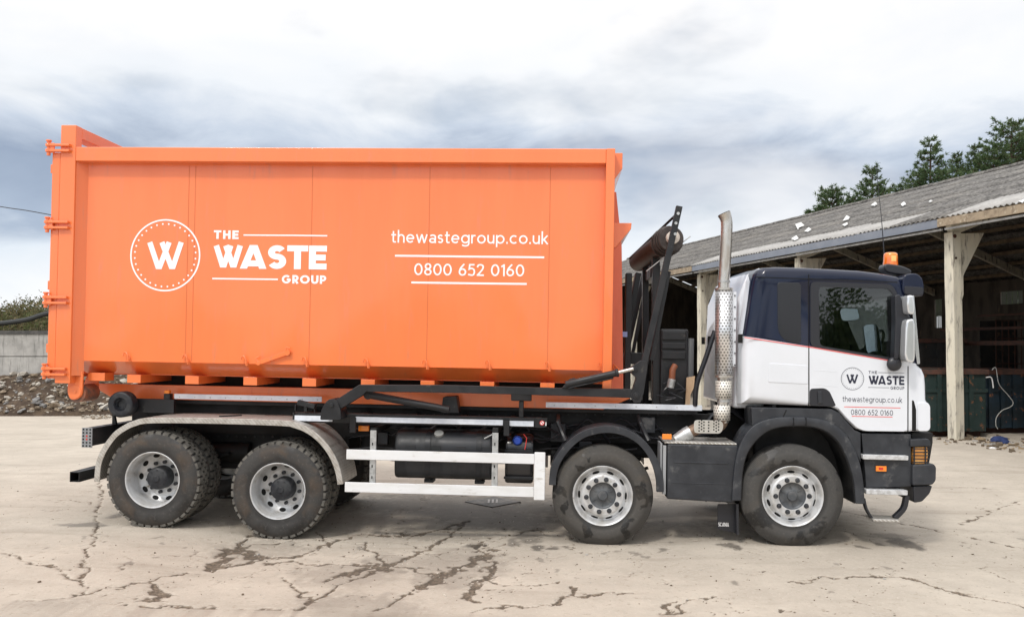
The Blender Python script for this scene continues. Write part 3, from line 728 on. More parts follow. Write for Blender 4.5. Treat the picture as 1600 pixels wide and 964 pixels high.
# torn white scraps lying on the barn roof
EVx, EHz, SL = -.34, 5.04, (7.9 - 5.04) / 8.34
scr_m = pbr('torn_white_sheet', (.70, .70, .68), (.55, .55, .53), ns=10, rough=.6)
scraps = [([(1243, 352), (1252, 349), (1257, 353), (1249, 356), (1247, 360)], 'curled white scrap on the barn roof, highest of those above the grey fascia'),
          ([(1257, 362), (1264, 357), (1268, 360), (1262, 363)], 'white rag-like scrap on the barn roof just right of the curled one'),
          ([(1237, 375), (1245, 370), (1248, 373), (1242, 376)], 'white scrap on the pale lower roof sheets, nearest the truck exhaust'),
          ([(1317, 346), (1323, 338), (1328, 340), (1326, 344)], 'folded white scrap mid-roof above the truck cab'),
          ([(1316, 352), (1324, 348), (1325, 351), (1320, 354)], 'thin white scrap just below the folded one on the barn roof'),
          ([(1361, 322), (1368, 317), (1371, 320), (1366, 323)], 'white scrap high on the barn roof behind the aerial tip'),
          ([(1408, 321), (1413, 317), (1416, 320), (1410, 323)], 'white scrap high on the barn roof right of the aerial'),
          ([(1451, 316), (1455, 314), (1457, 315), (1453, 317)], 'very small white scrap on the barn roof nearest the right-hand pines')]
for k, (pts, lb) in enumerate(scraps):
    dd = M_BI.to_3x3(); oo = M_BI @ Vector((0, 0, HC)); nrm = Vector((-SL, 0, 1)).normalized(); vs = []
    for a, b in pts:
        d = dd @ ray(a, b); t = (nrm.dot(Vector((EVx, 0, EHz + .075)) - oo)) / nrm.dot(d); vs.append(oo + d * t)
    n = len(vs); rs = random.Random(k)
    c = sum(vs, Vector()) / n + nrm * .05
    top = [v + nrm * rs.uniform(.01, .05) for v in vs]
    mb = MB().add(vs + top + [c], [tuple(range(n))] + [(i, (i + 1) % n, (i + 1) % n + n, i + n) for i in range(n)] + [(i + n, (i + 1) % n + n, 2 * n) for i in range(n)])
    o = mb.build('plastic_scrap', scr_m, smooth=60); o.matrix_world = M_B; tag(o, lb, 'scrap', 'white scraps on the barn roof')

# ------------------------------------------------------------------ left: concrete wall, bank, rubble, cable
def conc_wall():
    m = bpy.data.materials.new('streaked_concrete'); m.use_nodes = True; t = NT(m.node_tree); b = t.n['Principled BSDF']
    v = t.add('ShaderNodeTexCoord').outputs['Object']
    c = t.mix(t.step(t.noise(v, 1.6, 7, .65), .35, .7), (.40, .39, .37), (.27, .265, .25))
    c = t.mix(t.math('MULTIPLY', t.step(t.noise(t.mapping(v, (5, 1, .5)), 2.4, 6, .65), .5, .72), .75), c, (.10, .10, .095))
    c = t.mix(t.math('MULTIPLY', t.step(t.noise(v, 3.3, 6, .7), .56, .72), .6), c, (.52, .50, .46))
    t.link(c, b.inputs['Base Color']); b.inputs['Roughness'].default_value = .9; return m


YW = 27.6
mw = conc_wall(); zt = AT(40, 522, YW).z; zj = AT(40, 557, YW).z
wr = empty('retaining_wall', Matrix.Translation((-20, YW, 0))); tag(wr, 'stained grey concrete retaining wall behind the rubble heap', 'wall')
x = 0
while x < 20:
    for (a, b) in ((-.2, zj - .012), (zj + .012, zt)):
        o = MB().box(x + .006, x + 4.994, rng.uniform(-.012, .012), .3, a, b).build('wall_panel', mw, wr, bevel=.01)
    x += 5.0
MB().box(-.1, 20, -.03, .36, zt, zt + .12).build('coping', pbr('dark_coping', (.05, .05, .048), (.09, .085, .08), ns=4, rough=.9), wr)


def leaf_mat(name, cols, ns=1.2):
    m = bpy.data.materials.new(name); m.use_nodes = True; t = NT(m.node_tree); b = t.n['Principled BSDF']
    v = t.add('ShaderNodeTexCoord').outputs['Object']; n = t.noise(v, ns, 6, .65)
    c = t.ramp(n, [(.30 + .4 * i / (len(cols) - 1), k) for i, k in enumerate(cols)])
    n2 = t.noise(v, 9, 2, .5); c = t.mix(t.step(n2, .35, .7), c, t.mix(.5, c, (.10, .11, .05)))
    t.link(c, b.inputs['Base Color']); b.inputs['Roughness'].default_value = .7; b.inputs['Specular IOR Level'].default_value = .25
    tr = t.add('ShaderNodeBsdfTranslucent'); t.link(c, tr.inputs[0]); mx = t.add('ShaderNodeMixShader'); mx.inputs[0].default_value = .28
    t.link(b.outputs[0], mx.inputs[1]); t.link(tr.outputs[0], mx.inputs[2]); t.link(mx.outputs[0], t.n['Material Output'].inputs[0]); return m


def undergrowth():
    rs = random.Random(3); mb = MB(); xs0, xs1 = -24, 0
    def top(x): # height of the bank crest
        p = (x - AT(0, 470, 30).x) / (AT(75, 460, 30).x - AT(0, 470, 30).x)
        return AT(0, 474, 30).z + (AT(70, 459, 30).z - AT(0, 474, 30).z) * min(max(p, -1), 1.2) - .22 + .16 * math.sin(x * 1.3) + .08 * math.sin(x * 3.7)
    for i in range(72000):
        x = rs.uniform(xs0, xs1); h = rs.random() ** .8; zt_ = top(x); y = YW + .45 + h * 3.2 + rs.gauss(0, .35)
        z = zt - .1 + (zt_ - zt + .1) * h + rs.gauss(0, .12) + (.2 * rs.random() ** 3 if h > .9 else 0)
        if y < YW + .36: y = YW + .4
        r = rs.uniform(.022, .062); d = Vector((rs.gauss(0, 1), rs.gauss(-.6, 1), rs.gauss(.3, .8))).normalized(); u = d.orthogonal().normalized(); v = d.cross(u)
        a = rs.uniform(0, 6.3); e1 = (u * math.cos(a) + v * math.sin(a)) * r; e2 = (v * math.cos(a) - u * math.sin(a)) * r * rs.uniform(.35, .7); c = Vector((x, y, z))
        mb.add([c - e1, c + e2, c + e1, c - e2], [(0, 1, 2, 3)])
    for i in range(500):   # stems
        x = rs.uniform(xs0, xs1); h = rs.random(); zt_ = top(x); y = YW + .6 + h * 3; z = zt + (zt_ - zt) * h
        q = Vector((x, y, z)); mb.tube([q, q + Vector((rs.gauss(0, .15), rs.gauss(-.05, .1), .25)), q + Vector((rs.gauss(0, .3), rs.gauss(-.1, .2), rs.uniform(.28, .42)))], [.008, .006, .003], 3)
    o = mb.build('undergrowth', leaf_mat('bramble_leaves', [(.035, .055, .02), (.075, .10, .03), (.17, .12, .065), (.085, .115, .035), (.19, .18, .06)], 1.3), smooth=0)
    o['kind'] = 'stuff'
    b = MB(); n = 60; vs = []
    for i in range(n + 1):
        x = xs0 - 1 + (xs1 - xs0 + 2) * i / n
        vs += [(x, YW + .4, zt - .25), (x, YW + 2.0, zt + (top(x) - zt) * .45 - .2), (x, YW + 3.6, top(x) - .25), (x, YW + 12, top(x) - .4), (x, YW + 12, -1)]
    b.add(vs, [(5 * i + j, 5 * i + 5 + j, 5 * i + 6 + j, 5 * i + 1 + j) for i in range(n) for j in range(4)])
    o = b.build('earth_bank', pbr('dark_bank_soil', (.035, .03, .02), (.05, .045, .025), ns=3, rough=.95), smooth=60); o['kind'] = 'structure'


undergrowth()
p = [AT(-120, 522, YW + .25), AT(-20, 508, YW + .2), AT(40, 500, YW + .2), AT(78, 489, YW + .25), AT(180, 470, YW + .3), AT(300, 462, YW + .4)]
for i, q in enumerate(p): p[i] = Vector((q.x, q.y, q.z))
o = MB().tube(catmull(p, 6), .085, 10).build('drain_pipe', pbr('black_plastic_pipe', (.012, .014, .014), rough=.5)); tag(o, 'black plastic pipe lying across the overgrown bank above the wall', 'pipe')


def rubble():
    rs = random.Random(17); yb = G(60, 650)[1]
    def hz(x, y):
        k = np.clip((y - yb) / (YW - yb), 0, 1)
        prof = np.interp(x, [-22, -16, -13.5, -12.2, -11.3, -10.4, -9.3, -8], [1.25, 1.3, 1.28, 1.20, 1.02, .80, .45, .25])
        return prof * k ** .8 * (1 + .35 * (fbm(x * 1.7 + 40, y * 1.7, 31, 4) - .5)) + .10 * (fbm(x * 5 + 40, y * 5, 33, 3) - .5) * (k > 0)
    xs = np.arange(-21, -7, .07); ys = np.arange(yb - .05, YW - .02, .06); X, Y = np.meshgrid(xs, ys); Y = Y + .25 * (fbm(X * 1.5, Y * 1.5, 35) - .5) * (Y < YW - .5)
    Z = hz(X, Y); Z[0] = -.05; nx, ny = len(xs), len(ys)
    mb = MB(); mb.add([tuple(q) for q in np.stack([X, Y, Z], -1).reshape(-1, 3)], [(j * nx + i, j * nx + i + 1, (j + 1) * nx + i + 1, (j + 1) * nx + i) for j in range(ny - 1) for i in range(nx - 1)])
    o = mb.build('soil_heap', pbr('dark_soil', (.045, .029, .018), (.085, .058, .036), ns=4, rough=.95, bump=.6, bs=25, c3=(.14, .11, .08), ns3=14, lo3=.58, hi3=.7), smooth=50); o['kind'] = 'structure'
    st = MB()
    def stone(p, r, m):
        bm = bmesh.new(); bmesh.ops.create_icosphere(bm, subdivisions=1, radius=1); k = [rs.uniform(.5, 1.3) for _ in range(3)]; k[2] *= .55
        rot = Matrix.Rotation(rs.uniform(0, 6), 3, 'Z') @ Matrix.Rotation(rs.uniform(-.6, .6), 3, 'X')
        vs = [rot @ Vector([v.co[i] * k[i] * r * rs.uniform(.60, 1.22) for i in range(3)]) + p for v in bm.verts]
        st.add(vs, [tuple(v.index for v in f.verts) for f in bm.faces], m); bm.free()
    for i in range(1700):
        x = rs.uniform(-20, -8); t = rs.random(); y = yb + .1 + (YW - yb - .2) * (t if rs.random() < .5 else t * t)
        big = rs.random(); r = .022 + .04 * rs.random() if big < .62 else .06 + .08 * rs.random() if big < .92 else .13 + .11 * rs.random()
        z = float(hz(np.array([x]), np.array([y]))[0])
        stone(Vector((x, y, z + r * .15)), r, rs.choice((0, 0, 1, 1, 1, 2)))
    for i in range(500):
        x, y = G(rs.uniform(128, 172), rs.uniform(636, 655)); stone(Vector((x, y, .03)), rs.uniform(.02, .06), rs.choice((0, 1)))
    sm = [pbr('pale_stone', (.42, .39, .34), (.27, .24, .20), ns=6, rough=.9, c3=(.14, .11, .08), ns3=9, lo3=.6, hi3=.7), pbr('buff_stone', (.24, .19, .135), (.15, .115, .08), ns=6, rough=.9), pbr('grey_stone', (.20, .195, .19), (.12, .115, .11), ns=6, rough=.9)]
    o = st.build('rubble', sm, smooth=0); o['kind'] = 'stuff'


rubble()
# overhead cable from a pole outside the picture to the barn's far gable
e1 = M_B @ Vector((1.0, 34.1, 5.3)); a0 = AT(0, 323, 42); a1 = AT(82, 336.5, 42.3); d = (a1 - a0)
pole_p = a0 - d * 2.2
path = [pole_p, a0, a1, a1 + (e1 - a1) * .35 + Vector((0, 0, -.25)), a1 + (e1 - a1) * .7 + Vector((0, 0, -.2)), e1]
o = MB().tube(catmull(path, 6), .022, 6).build('overhead_cable', MT['trim']); tag(o, 'thin black cable crossing the sky from the left towards the barn', 'cable')
pl = empty('utility_pole', Matrix.Translation((pole_p.x, pole_p.y + .2, 0))); tag(pl, 'wooden utility pole carrying the overhead cable, left of the bank', 'pole')
MB().cyl((0, 0, -.3), (0, 0, pole_p.z + .4), .14, .10).build('shaft', MT['purlin'], pl); MB().cyl((0, -.2, pole_p.z - .06), (0, -.2, pole_p.z + .08), .04).box(-.03, .03, -.22, 0, pole_p.z - .1, pole_p.z - .04).build('insulator', MT['trim'], pl)

# ------------------------------------------------------------------ pines behind the barn
MT['bark'] = pbr('pine_bark', (.10, .06, .04), (.06, .04, .03), ns=5, rough=.95)
MT['needles'] = leaf_mat('pine_needles', [(.045, .085, .040), (.075, .130, .055), (.115, .175, .075), (.16, .21, .10)], 1.1)


def pine(px, py_top, depth, rad, label, shape='cone', seed=0, dens=1.0, low=4.0):
    rs = random.Random(seed); tip = AT(px, py_top, depth); H = tip.z
    root = empty('pine_tree', Matrix.Translation((tip.x, depth, 0))); tag(root, label, 'pine tree', 'pines behind the barn')
    tr = MB(); bend = rs.uniform(-.25, .25); cx = lambda z: bend * math.sin(z / H * 2.2) * (1 - z / H)
    tr.tube([(cx(z), 0, z) for z in np.linspace(-.2, H * .97, 10)], [.02 + .02 * (H - z) for z in np.linspace(-.2, H * .97, 10)], 8)
    cr = MB(); z = H - .15
    def tuft(p, d, s):
        for k in range(11):
            q = (d * .75 + Vector((rs.gauss(0, .6), rs.gauss(0, .6), rs.gauss(.15, .6)))).normalized(); L = s * rs.uniform(.7, 1.2); w = q.orthogonal().normalized(); w = (w * math.cos(k) + q.cross(w) * math.sin(k)) * s * .11
            cr.add([p - w, p + w, p + q * L + w * .3, p + q * L - w * .3], [(0, 1, 2, 3)])
    while z > low:
        f = (H - z) / (H - low)
        if shape == 'cone': Rr = rad * (.05 + 2.1 * f ** .88)
        else: Rr = rad * min(1, .35 + 2.2 * f) * (1 - .25 * f)
        nb = rs.choice((4, 5, 6, 6)); a0 = rs.uniform(0, 6.3)
        for k in range(nb):
            if rs.random() > dens: continue
            a = a0 + k * 6.283 / nb + rs.gauss(0, .25); L = Rr * rs.uniform(.55, 1.15) + .12
            up = rs.uniform(.15, .75) * (1 - .6 * f); out = Vector((math.cos(a), math.sin(a), 0)); b0 = Vector((cx(z), 0, z)); pts = [b0 + out * (L * t) + Vector((0, 0, L * up * t * t + .05 * rs.gauss(0, 1) * t)) for t in (0, .35, .7, 1)]
            tr.tube(pts, [.035 * (.4 + f), .025, .016, .008], 4)
            n = max(5, int(L / .055))
            for j in range(n):
                t = .22 + .78 * (j + 1) / n; c = pts[0].lerp(pts[3], t); c.z = b0.z + L * up * t * t
                d = (out + Vector((0, 0, .7))).normalized()
                side = Vector((-out.y, out.x, 0)) * rs.choice((-1, 1)) * L * .30 * (1 - t * .6) * rs.random()
                tuft(c + side + Vector((rs.gauss(0, .05), rs.gauss(0, .05), rs.gauss(0, .05))), d, rs.uniform(.12, .23))
        z -= rs.uniform(.22, .40) * (1 if shape == 'cone' else 1.15)
    tr.build('trunk', MT['bark'], root); cr.build('crown', MT['needles'], root, smooth=0)
    return root


pine(1454, 216, 47, 1.75, 'tall pointed pine with open tiered branches, left of the big spreading one', 'cone', 1, .92)
pine(1362, 261, 46, 1.55, 'slim pointed pine behind the aerial, with bare gaps between branches', 'cone', 2, .88)
pine(1495, 243, 50, 1.3, 'narrow pine tucked between the tallest one and the spreading one', 'cone', 3, .9)
pine(1405, 289, 48, .75, 'small pine top barely showing over the roof ridge', 'cone', 4, .9)
pine(1300, 297, 44, 1.15, 'low rounded bushy pine at the left end of the row', 'round', 5, 1)
pine(1334, 308, 45, 1.0, 'short rounded pine beside the slim pointed one', 'round', 6, 1)
pine(1270, 330, 44, .65, 'lowest leftmost pine tip peeping over the ridge', 'round', 12, 1)
pine(1580, 194, 47, 2.3, 'broad spreading pine at the right edge of the picture', 'round', 7, 1)
pine(1524, 228, 48, 1.3, 'pine with a forked ragged top next to the broad one', 'cone', 8, .95)
pine(1552, 232, 46, 1.3, 'dense dark pine filling the gap under the broad one', 'round', 9, 1)
pine(1478, 268, 45, 1.1, 'bushy low pine in front of the tall pointed one', 'round', 10, 1)
pine(1512, 275, 45, 1.2, 'low wide pine just above the roof between the two tall groups', 'round', 13, 1)
pine(1610, 215, 50, 2.2, 'pine cut off by the picture edge behind the broad one', 'round', 11, 1)

pine(1384, 296, 47, .9, 'small leaning pine filling the gap right of the slim pointed one', 'round', 21, 1)
pine(1430, 272, 49, 1.2, 'bushy pine at the left foot of the tallest pointed one', 'round', 22, 1)

# a hedge line across the yard behind the camera: it shows only as the dark reflection in the truck's windows and paint
def treeline():
    rs = random.Random(77); mb = MB()
    for i in range(42000):
        x = rs.uniform(-45, 45); y = -42 + rs.gauss(0, 1.6); top = 4.6 + 1.6 * math.sin(x * .35) + 1.1 * math.sin(x * 1.1 + 1) + (2.2 if abs(x + 9) < 2 or abs(x - 17) < 1.5 else 0)
        z = rs.random() * max(top, 2); r = rs.uniform(.07, .19); d = Vector((rs.gauss(0, .6), 1, rs.gauss(.2, .6))).normalized(); u = d.orthogonal().normalized() * r; v = d.cross(u)
        c = Vector((x, y, z)); mb.add([c - u, c + v * .6, c + u, c - v * .6], [(0, 1, 2, 3)])
    for x in np.arange(-45, 45, .8):
        top = 4.6 + 1.6 * math.sin(x * .35) + 1.1 * math.sin(x * 1.1 + 1); mb.obox((x, -43, top * .43), (.45, 0, 0), (0, .6, 0), (0, 0, max(top, 2) * (.43 + .04 * rs.random())))
    o = mb.build('treeline', MT['needles'], smooth=0); o['kind'] = 'stuff'


treeline()

# drain cover in the yard
dx, dy = G(770, 788, -.03); dz = float(ground_z(dx, dy)) + .006
dr = empty('drain_cover', Matrix.Translation((dx, dy, dz)) @ Matrix.Rotation(R(45), 4, 'Z')); tag(dr, 'square iron drain cover set diagonally in the concrete under the side guard', 'drain cover')
h = .27; MB().box(-h, h, -h, h, -.05, .006).build('frame', pbr('worn_iron', (.15, .145, .135), (.27, .25, .225), ns=6, rough=.7), dr, bevel=.004)
g = MB()
for k in range(3): g.obox((.055 * (k - 1) * .707, -.055 * (k - 1) * .707, .008), Vector((.13, .13, 0)) * .707, Vector((.013, -.013, 0)) * .707, (0, 0, .003))
g.build('grating', pbr('pale_grating', (.55, .53, .50), rough=.7), dr)


def grit():
    """loose grit, chips and twigs scattered over the concrete"""
    rs = random.Random(91); mb = MB()
    for i in range(1300):
        y = 6.9 + 8 * rs.random() ** 1.5; x = rs.uniform(-1, 1) * (y * .66 + .3); r = rs.uniform(.002, .006) * (1 if rs.random() < .93 else 2.0)
        if rs.random() < .4: x, y = -1 + rs.gauss(0, 1.6), 8.8 + rs.gauss(0, .7)
        z = float(ground_z(x, y)); a = rs.uniform(0, 6.28); k = rs.uniform(.4, 1)
        mb.obox((x, y, z + r * .4), Vector((math.cos(a), math.sin(a), .2)) * r, Vector((-math.sin(a), math.cos(a), 0)) * r * k, (0, 0, r * .55), rs.choice((0, 0, 1, 2)))
    o = mb.build('grit', [bpy.data.materials['soil_crumbs'], bpy.data.materials['grey_chips'], pbr('pale_chips', (.55, .50, .43), rough=.9)], smooth=0); o['kind'] = 'stuff'


grit()

# ------------------------------------------------------------------ the hooklift lorry
TR = empty('hooklift_lorry', M_T)
tag(TR, 'white and navy eight-wheeled hooklift lorry carrying the orange container', 'lorry')
MT['hub_steel'] = pbr('dusty_steel_hub', (.075, .082, .09), (.13, .135, .14), ns=10, rough=.45, metal=.3)
ZR = .537      # tyre radius

# ---- wheels
def tyre_mesh(drive, w=.30):
    mb = MB(); r = ZR
    R0 = ZR - .532
    if drive:
        rb = r - .020
        prof = [(.292, .030), (.302, .012), (.33, .004), (.385, -.004), (.43, -.004), (.455, .002), (.480, .012), (.502, .026), (rb, .044), (rb, w - .044), (.502, w - .026), (.47, w - .008), (.40, w + .004), (.33, w - .004), (.292, w - .03)]
        mb.lathe(prof, n=72)
        n = 38
        rows = [(.024, .090, .34, .10), (.098, .146, .30, -.22), (.154, .202, .30, .22), (w - .090, w - .024, .34, -.10)]
        for ri, (ya, yb, dut, skew) in enumerate(rows):
            for i in range(n):
                a = 2 * math.pi * (i + (.5 if ri % 2 else 0)) / n; da = math.pi / n * .70
                vs = []
                for yy, sk in ((ya, -skew), (yb, skew)):
                    edge = .012 if (ri == 0 and yy == ya) or (ri == 3 and yy == yb) else 0
                    for rr in (rb - .004 - edge * 1.5, r - edge):
                        for s in (-1, 1):
                            aa = a + s * da + sk * da; vs.append((rr * math.cos(aa), yy, rr * math.sin(aa)))
                mb.add(vs, [(0, 1, 3, 2), (4, 6, 7, 5), (0, 4, 5, 1), (2, 3, 7, 6), (0, 2, 6, 4), (1, 5, 7, 3)], 1)
    else:
        prof = [(.306, .040), (.312, .020), (.330, .010), (.352, .007), (.356, .004), (.395, -.004), (.432, -.004), (.462, .004), (.466, .008), (.490, .016), (.494, .020), (.505, .026), (.509, .031), (.520, .036), (r - .003, .050), (r, .060)]
        for y in (.095, .132, .168, .205):
            prof += [(r, y - .006), (r - .014, y - .004), (r - .014, y + .004), (r, y + .006)]
        prof += [(r, w - .06), (r - .003, w - .05), (.505, w - .026), (.46, w - .004), (.40, w + .004), (.33, w - .008), (.306, w - .04)]
        mb.lathe(prof, n=96)
    return mb


def flat_disc_ring(mb, rc, y, k, ru, rv, m=0, depth=.012, twist=0, ph=0, tilt=0):
    """k oval holes or studs set in a ring"""
    for i in range(k):
        a = 2 * math.pi * (i + ph) / k; c = Vector((math.cos(a), 0, math.sin(a))); t = Vector((-math.sin(a), 0, math.cos(a)))
        n = (Vector((0, -1, 0)) + c * tilt).normalized(); rad = (c + Vector((0, tilt, 0))).normalized(); vs = []; N = 14
        o = c * rc + Vector((0, y, 0))
        for j in range(N):
            b = 2 * math.pi * j / N; vs.append(o + t * (math.cos(b) * ru) + rad * (math.sin(b) * rv) + n * .002)
        vs2 = [v - n * depth for v in vs]
        mb.add(vs + vs2, [tuple(range(N))] + [(j, (j + 1) % N, (j + 1) % N + N, j + N) for j in range(N)], m)


def make_wheel(kind):
    root = empty('wheel')
    if kind == 'drive':
        tyre_mesh(True).build('tyre', [MT['tyre_d'], MT['tread_rubber']], root, smooth=40)
        rim = MB().lathe([(.296, .034), (.306, .016), (.309, .006), (.305, .002), (.298, .004), (.292, .014), (.288, .030), (.285, .045), (.279, .055), (.281, .20), (.278, .222), (.268, .236), (.225, .262), (.212, .266), (.207, .258), (.128, .258), (.11, .262), (.11, .29), (.27, .29)], n=64)
        flat_disc_ring(rim, .246, .246, 10, .037, .024, 1, tilt=-.55)
        rim.build('rim', [MT['rim'], MT['hole']], root, smooth=40)
        hub = MB().lathe([(.0, .085), (.030, .085), (.036, .092), (.040, .100), (.085, .104), (.110, .112), (.122, .125), (.126, .15), (.128, .258)], n=40)
        flat_disc_ring(hub, .092, .104, 8, .010, .010, 0)
        hub.build('hub', MT['hub'], root, smooth=40)
        for i in range(10):
            a = 2 * math.pi * (i + .3) / 10; c = (.168 * math.cos(a), .168 * math.sin(a)); MB().cyl((c[0], .258, c[1]), (c[0], .225, c[1]), .021, .019, 10).build('wheel_nut', MT['hub'], root, smooth=30)
    elif kind == 'inner':
        tyre_mesh(True).build('tyre', [MT['tyre_d'], MT['tread_rubber']], root, smooth=40)
        MB().lathe([(.296, .034), (.306, .012), (.300, .002), (.285, .03), (.27, .08), (.262, .15), (.27, .22), (.296, .27)], n=40).lathe([(.262, .05), (.10, .045), (.10, .03), (.262, .035)], n=40).build('rim', MT['rim'], root, smooth=40)
    else:
        tyre_mesh(False).build('tyre', MT['tyre_a' if kind == 'steer_a' else 'tyre_b'], root, smooth=40)
        rim = MB().lathe([(.308, .042), (.318, .022), (.320, .010), (.316, .006), (.309, .008), (.300, .020), (.293, .035), (.283, .062), (.270, .080), (.262, .082), (.250, .072), (.232, .046), (.218, .028), (.208, .022), (.198, .021), (.146, .021), (.142, .026), (.142, .12)], n=72)
        flat_disc_ring(rim, .248, .068, 10, .038, .020, 1, tilt=1.2)
        rim.build('rim', [MT['rim'], MT['hole']], root, smooth=40)
        hub = MB().lathe([(.0, .020), (.046, .020), (.052, .026), (.056, .040), (.075, .046), (.118, .052), (.132, .044), (.142, .030), (.144, .06)], n=48)
        for k in range(6):
            a = k * math.pi / 3 + .3; hub.obox((.095 * math.cos(a), .044, .095 * math.sin(a)), (.022 * math.cos(a), 0, .022 * math.sin(a)), (0, .006, 0), (-.004 * math.sin(a), 0, .004 * math.cos(a)))
        hub.build('hub', MT['hub_steel'], root, smooth=40)
        for i in range(10):
            a = 2 * math.pi * (i + (.2 if kind == 'steer_a' else .5)) / 10; c = (.174 * math.cos(a), .174 * math.sin(a))
            MB().cyl((c[0], .023, c[1]), (c[0], .016, c[1]), .027, .025, 12).cyl((c[0], .018, c[1]), (c[0], -.016, c[1]), .019, .0165, 12).build('wheel_nut', MT['plastic'], root, smooth=30)
    return root


AXL = [(237.5, 827.5), (433.5, 846.5), (942, 852.6), (1240, 853.0)]
wx = []
for px, py in AXL:
    x, z = Q(px, py - 77, 0.0); zg = float(ground_z(*(M_T @ Vector((x, .15, 0))).xy)); zl = (M_TI @ Vector((*(M_T @ Vector((x, .15, 0))).xy, zg))).z
    wx.append((x, zl + ZR - .014))
wd, wi, wa, wb = make_wheel('drive'), make_wheel('inner'), make_wheel('steer_a'), make_wheel('steer_b')
used = set()


def put_wheel(proto, x, y, z, spin, flip=False):
    o = copy_tree(proto) if proto.name in used else proto
    used.add(proto.name); o.parent = TR
    o.location = (x, y, z); o.rotation_euler = (0, spin, math.pi if flip else 0)


for k, (x, z) in enumerate(wx):
    if k < 2:
        put_wheel(wd, x, 0, z, .4 * k); put_wheel(wi, x, .335, z, .3 + k); put_wheel(wd, x, W2, z, 1.1, True); put_wheel(wi, x, W2 - .335, z, .7, True)
    else:
        p = wa if k == 2 else wb; put_wheel(p, x, .02, z, .1 + .9 * k); put_wheel(p, x, W2 - .02, z, 1.7, True)
    ax = MB().cyl((x, .28, z), (x, W2 - .28, z), .075 if k > 1 else .10)
    if k < 2: ax.lathe([(.0, -.26), (.12, -.24), (.20, -.12), (.22, 0), (.20, .12), (.12, .24), (0, .26)], (x, z), 24, y=W2 / 2)
    ax.build('axle', MT['chassis'], TR)
    for s in (0, 1):
        sp = MB()
        for j in range(4): sp.ribbon([(x - .55 + .1 * j, z + .20 - .03 * j + .02), (x - .28, z + .135 - .03 * j), (x, z + .11 - .03 * j), (x + .28, z + .135 - .03 * j), (x + .55 - .1 * j, z + .20 - .03 * j + .02)], .022, .72, .81)
        sp.build('leaf_spring', MT['chassis'], TR, mirror=bool(s))

# ---- chassis frame
def both(mb_fn, name, mt_, **kw):
    for s in (False, True): mb_fn().build(name, mt_, TR, mirror=s, **kw)


xr, xf = Q(212, 660, .85)[0], Q(1400, 690, .85)[0]
zc1 = Q(900, 643, .85)[1]; zc0 = Q(900, 690, .85)[1]
both(lambda: MB().box(xr, xf, .85, .865, zc0, zc1).box(xr, xf, .865, .93, zc0, zc0 + .012).box(xr, xf, .865, .93, zc1 - .012, zc1), 'chassis_rail', MT['chassis'])
cm = MB()
for px in (225, 340, 560, 700, 830, 1040, 1130):
    x = Q(px, 660, .85)[0]; cm.box(x - .06, x + .06, .866, W2 - .866, zc0 + .03, zc1 - .03)
cm.build('cross_members', MT['chassis'], TR)
# body subframe above the chassis
zs1 = Q(650, 622, .75)[1]
both(lambda: MB().box(Q(215, 640, .72)[0], Q(1090, 640, .72)[0], .72, .80, zc1 + .004, zs1 - .02), 'subframe_rail', MT['black'])
# dark clutter: air tanks, brackets and hoses between the rails
for px, py, r, L in ((640, 722, .14, .55), (860, 712, .12, .45), (330, 705, .12, .5)):
    x, z = Q(px, py, .95); MB().cyl((x, .95, z), (x + L, .95, z), r).build('air_tank', MT['chassis'], TR, bevel=.02)
both(lambda: MB().box(Q(205, 700, .96)[0], Q(545, 700, .96)[0], .96, .975, .58, zc1 - .02), 'arch_back', MT['chassis'])
MB().box(Q(560, 700, .87)[0], Q(1130, 700, .87)[0], .95, 1.55, Q(800, 712, .9)[1], Q(800, 650, .9)[1]).build('gearbox', MT['chassis'], TR, bevel=.06)
for k in range(16):
    rs = random.Random(k); px = rs.uniform(560, 1040); y = rs.uniform(.5, .84)
    pts = [(*(lambda q: (q[0], y + rs.uniform(-.05, .05), q[1]))(Q(px + d, 662 + rs.uniform(-8, 32), y)),) for d in (0, 30, 60, 95)]
    MB().tube(catmull(pts, 5), rs.uniform(.007, .014), 6).build('hose', MT['trim'], TR)

# ---- white reflective strips along the frame
for (x0, x1, y0, y1a, y1b, h, yy) in ((273, 503, 0, 615.0, 619.5, 8, .50), (217, 254, 0, 624, 625, 8, .50), (460, 520, 0, 648.8, 649.8, 8.5, .17), (556, 786, 0, 650.3, 656.5, 8.2, .17), (796, 834, 0, 657, 658, 8.2, .17), (853, 1097, 0, 628.5, 632.5, 8.5, .45)):
    a, b = Q(x0, y1a, yy), Q(x1, y1b, yy); h2 = Q(x0, y1a, yy)[1] - Q(x0, y1a + h, yy)[1]
    zz = (a[1] + b[1]) / 2
    MB().box(a[0], b[0], yy - .012, yy + .01, zz - h2, zz).build('reflective_strip', MT['tape'], TR, bevel=.003)
# outrigger rail under the middle strip
a = Q(458, 645, .17); b = Q(846, 655, .17)
rail_t = (a[1] + b[1]) / 2 + .01
both(lambda: MB().box(a[0], b[0], .16 + .012, .26, rail_t - .105, rail_t).box(a[0], a[0] + .02, .15, .26, rail_t - .11, rail_t + .0), 'outrigger_rail', MT['black'], bevel=.004)
for px in (475, 560, 640, 720, 800): 
    x = Q(px, 650, .3)[0]; both(lambda: MB().box(x - .03, x + .03, .262, .84, rail_t - .09, rail_t - .02), 'outrigger_arm', MT['chassis'])
for px0, px1 in ((546, 555.5), (787, 796)):
    x0 = Q(px0, 660, .13)[0]; x1 = Q(px1, 660, .13)[0]; z1 = Q(px0, 652 if px0 < 600 else 657.5, .13)[1]; z0 = Q(px0, 676 if px0 < 600 else 681, .13)[1]
    MB().box(x0, x1, .135, .165, z0, z1).build('hanger_bracket', MT['black'], TR, bevel=.004)
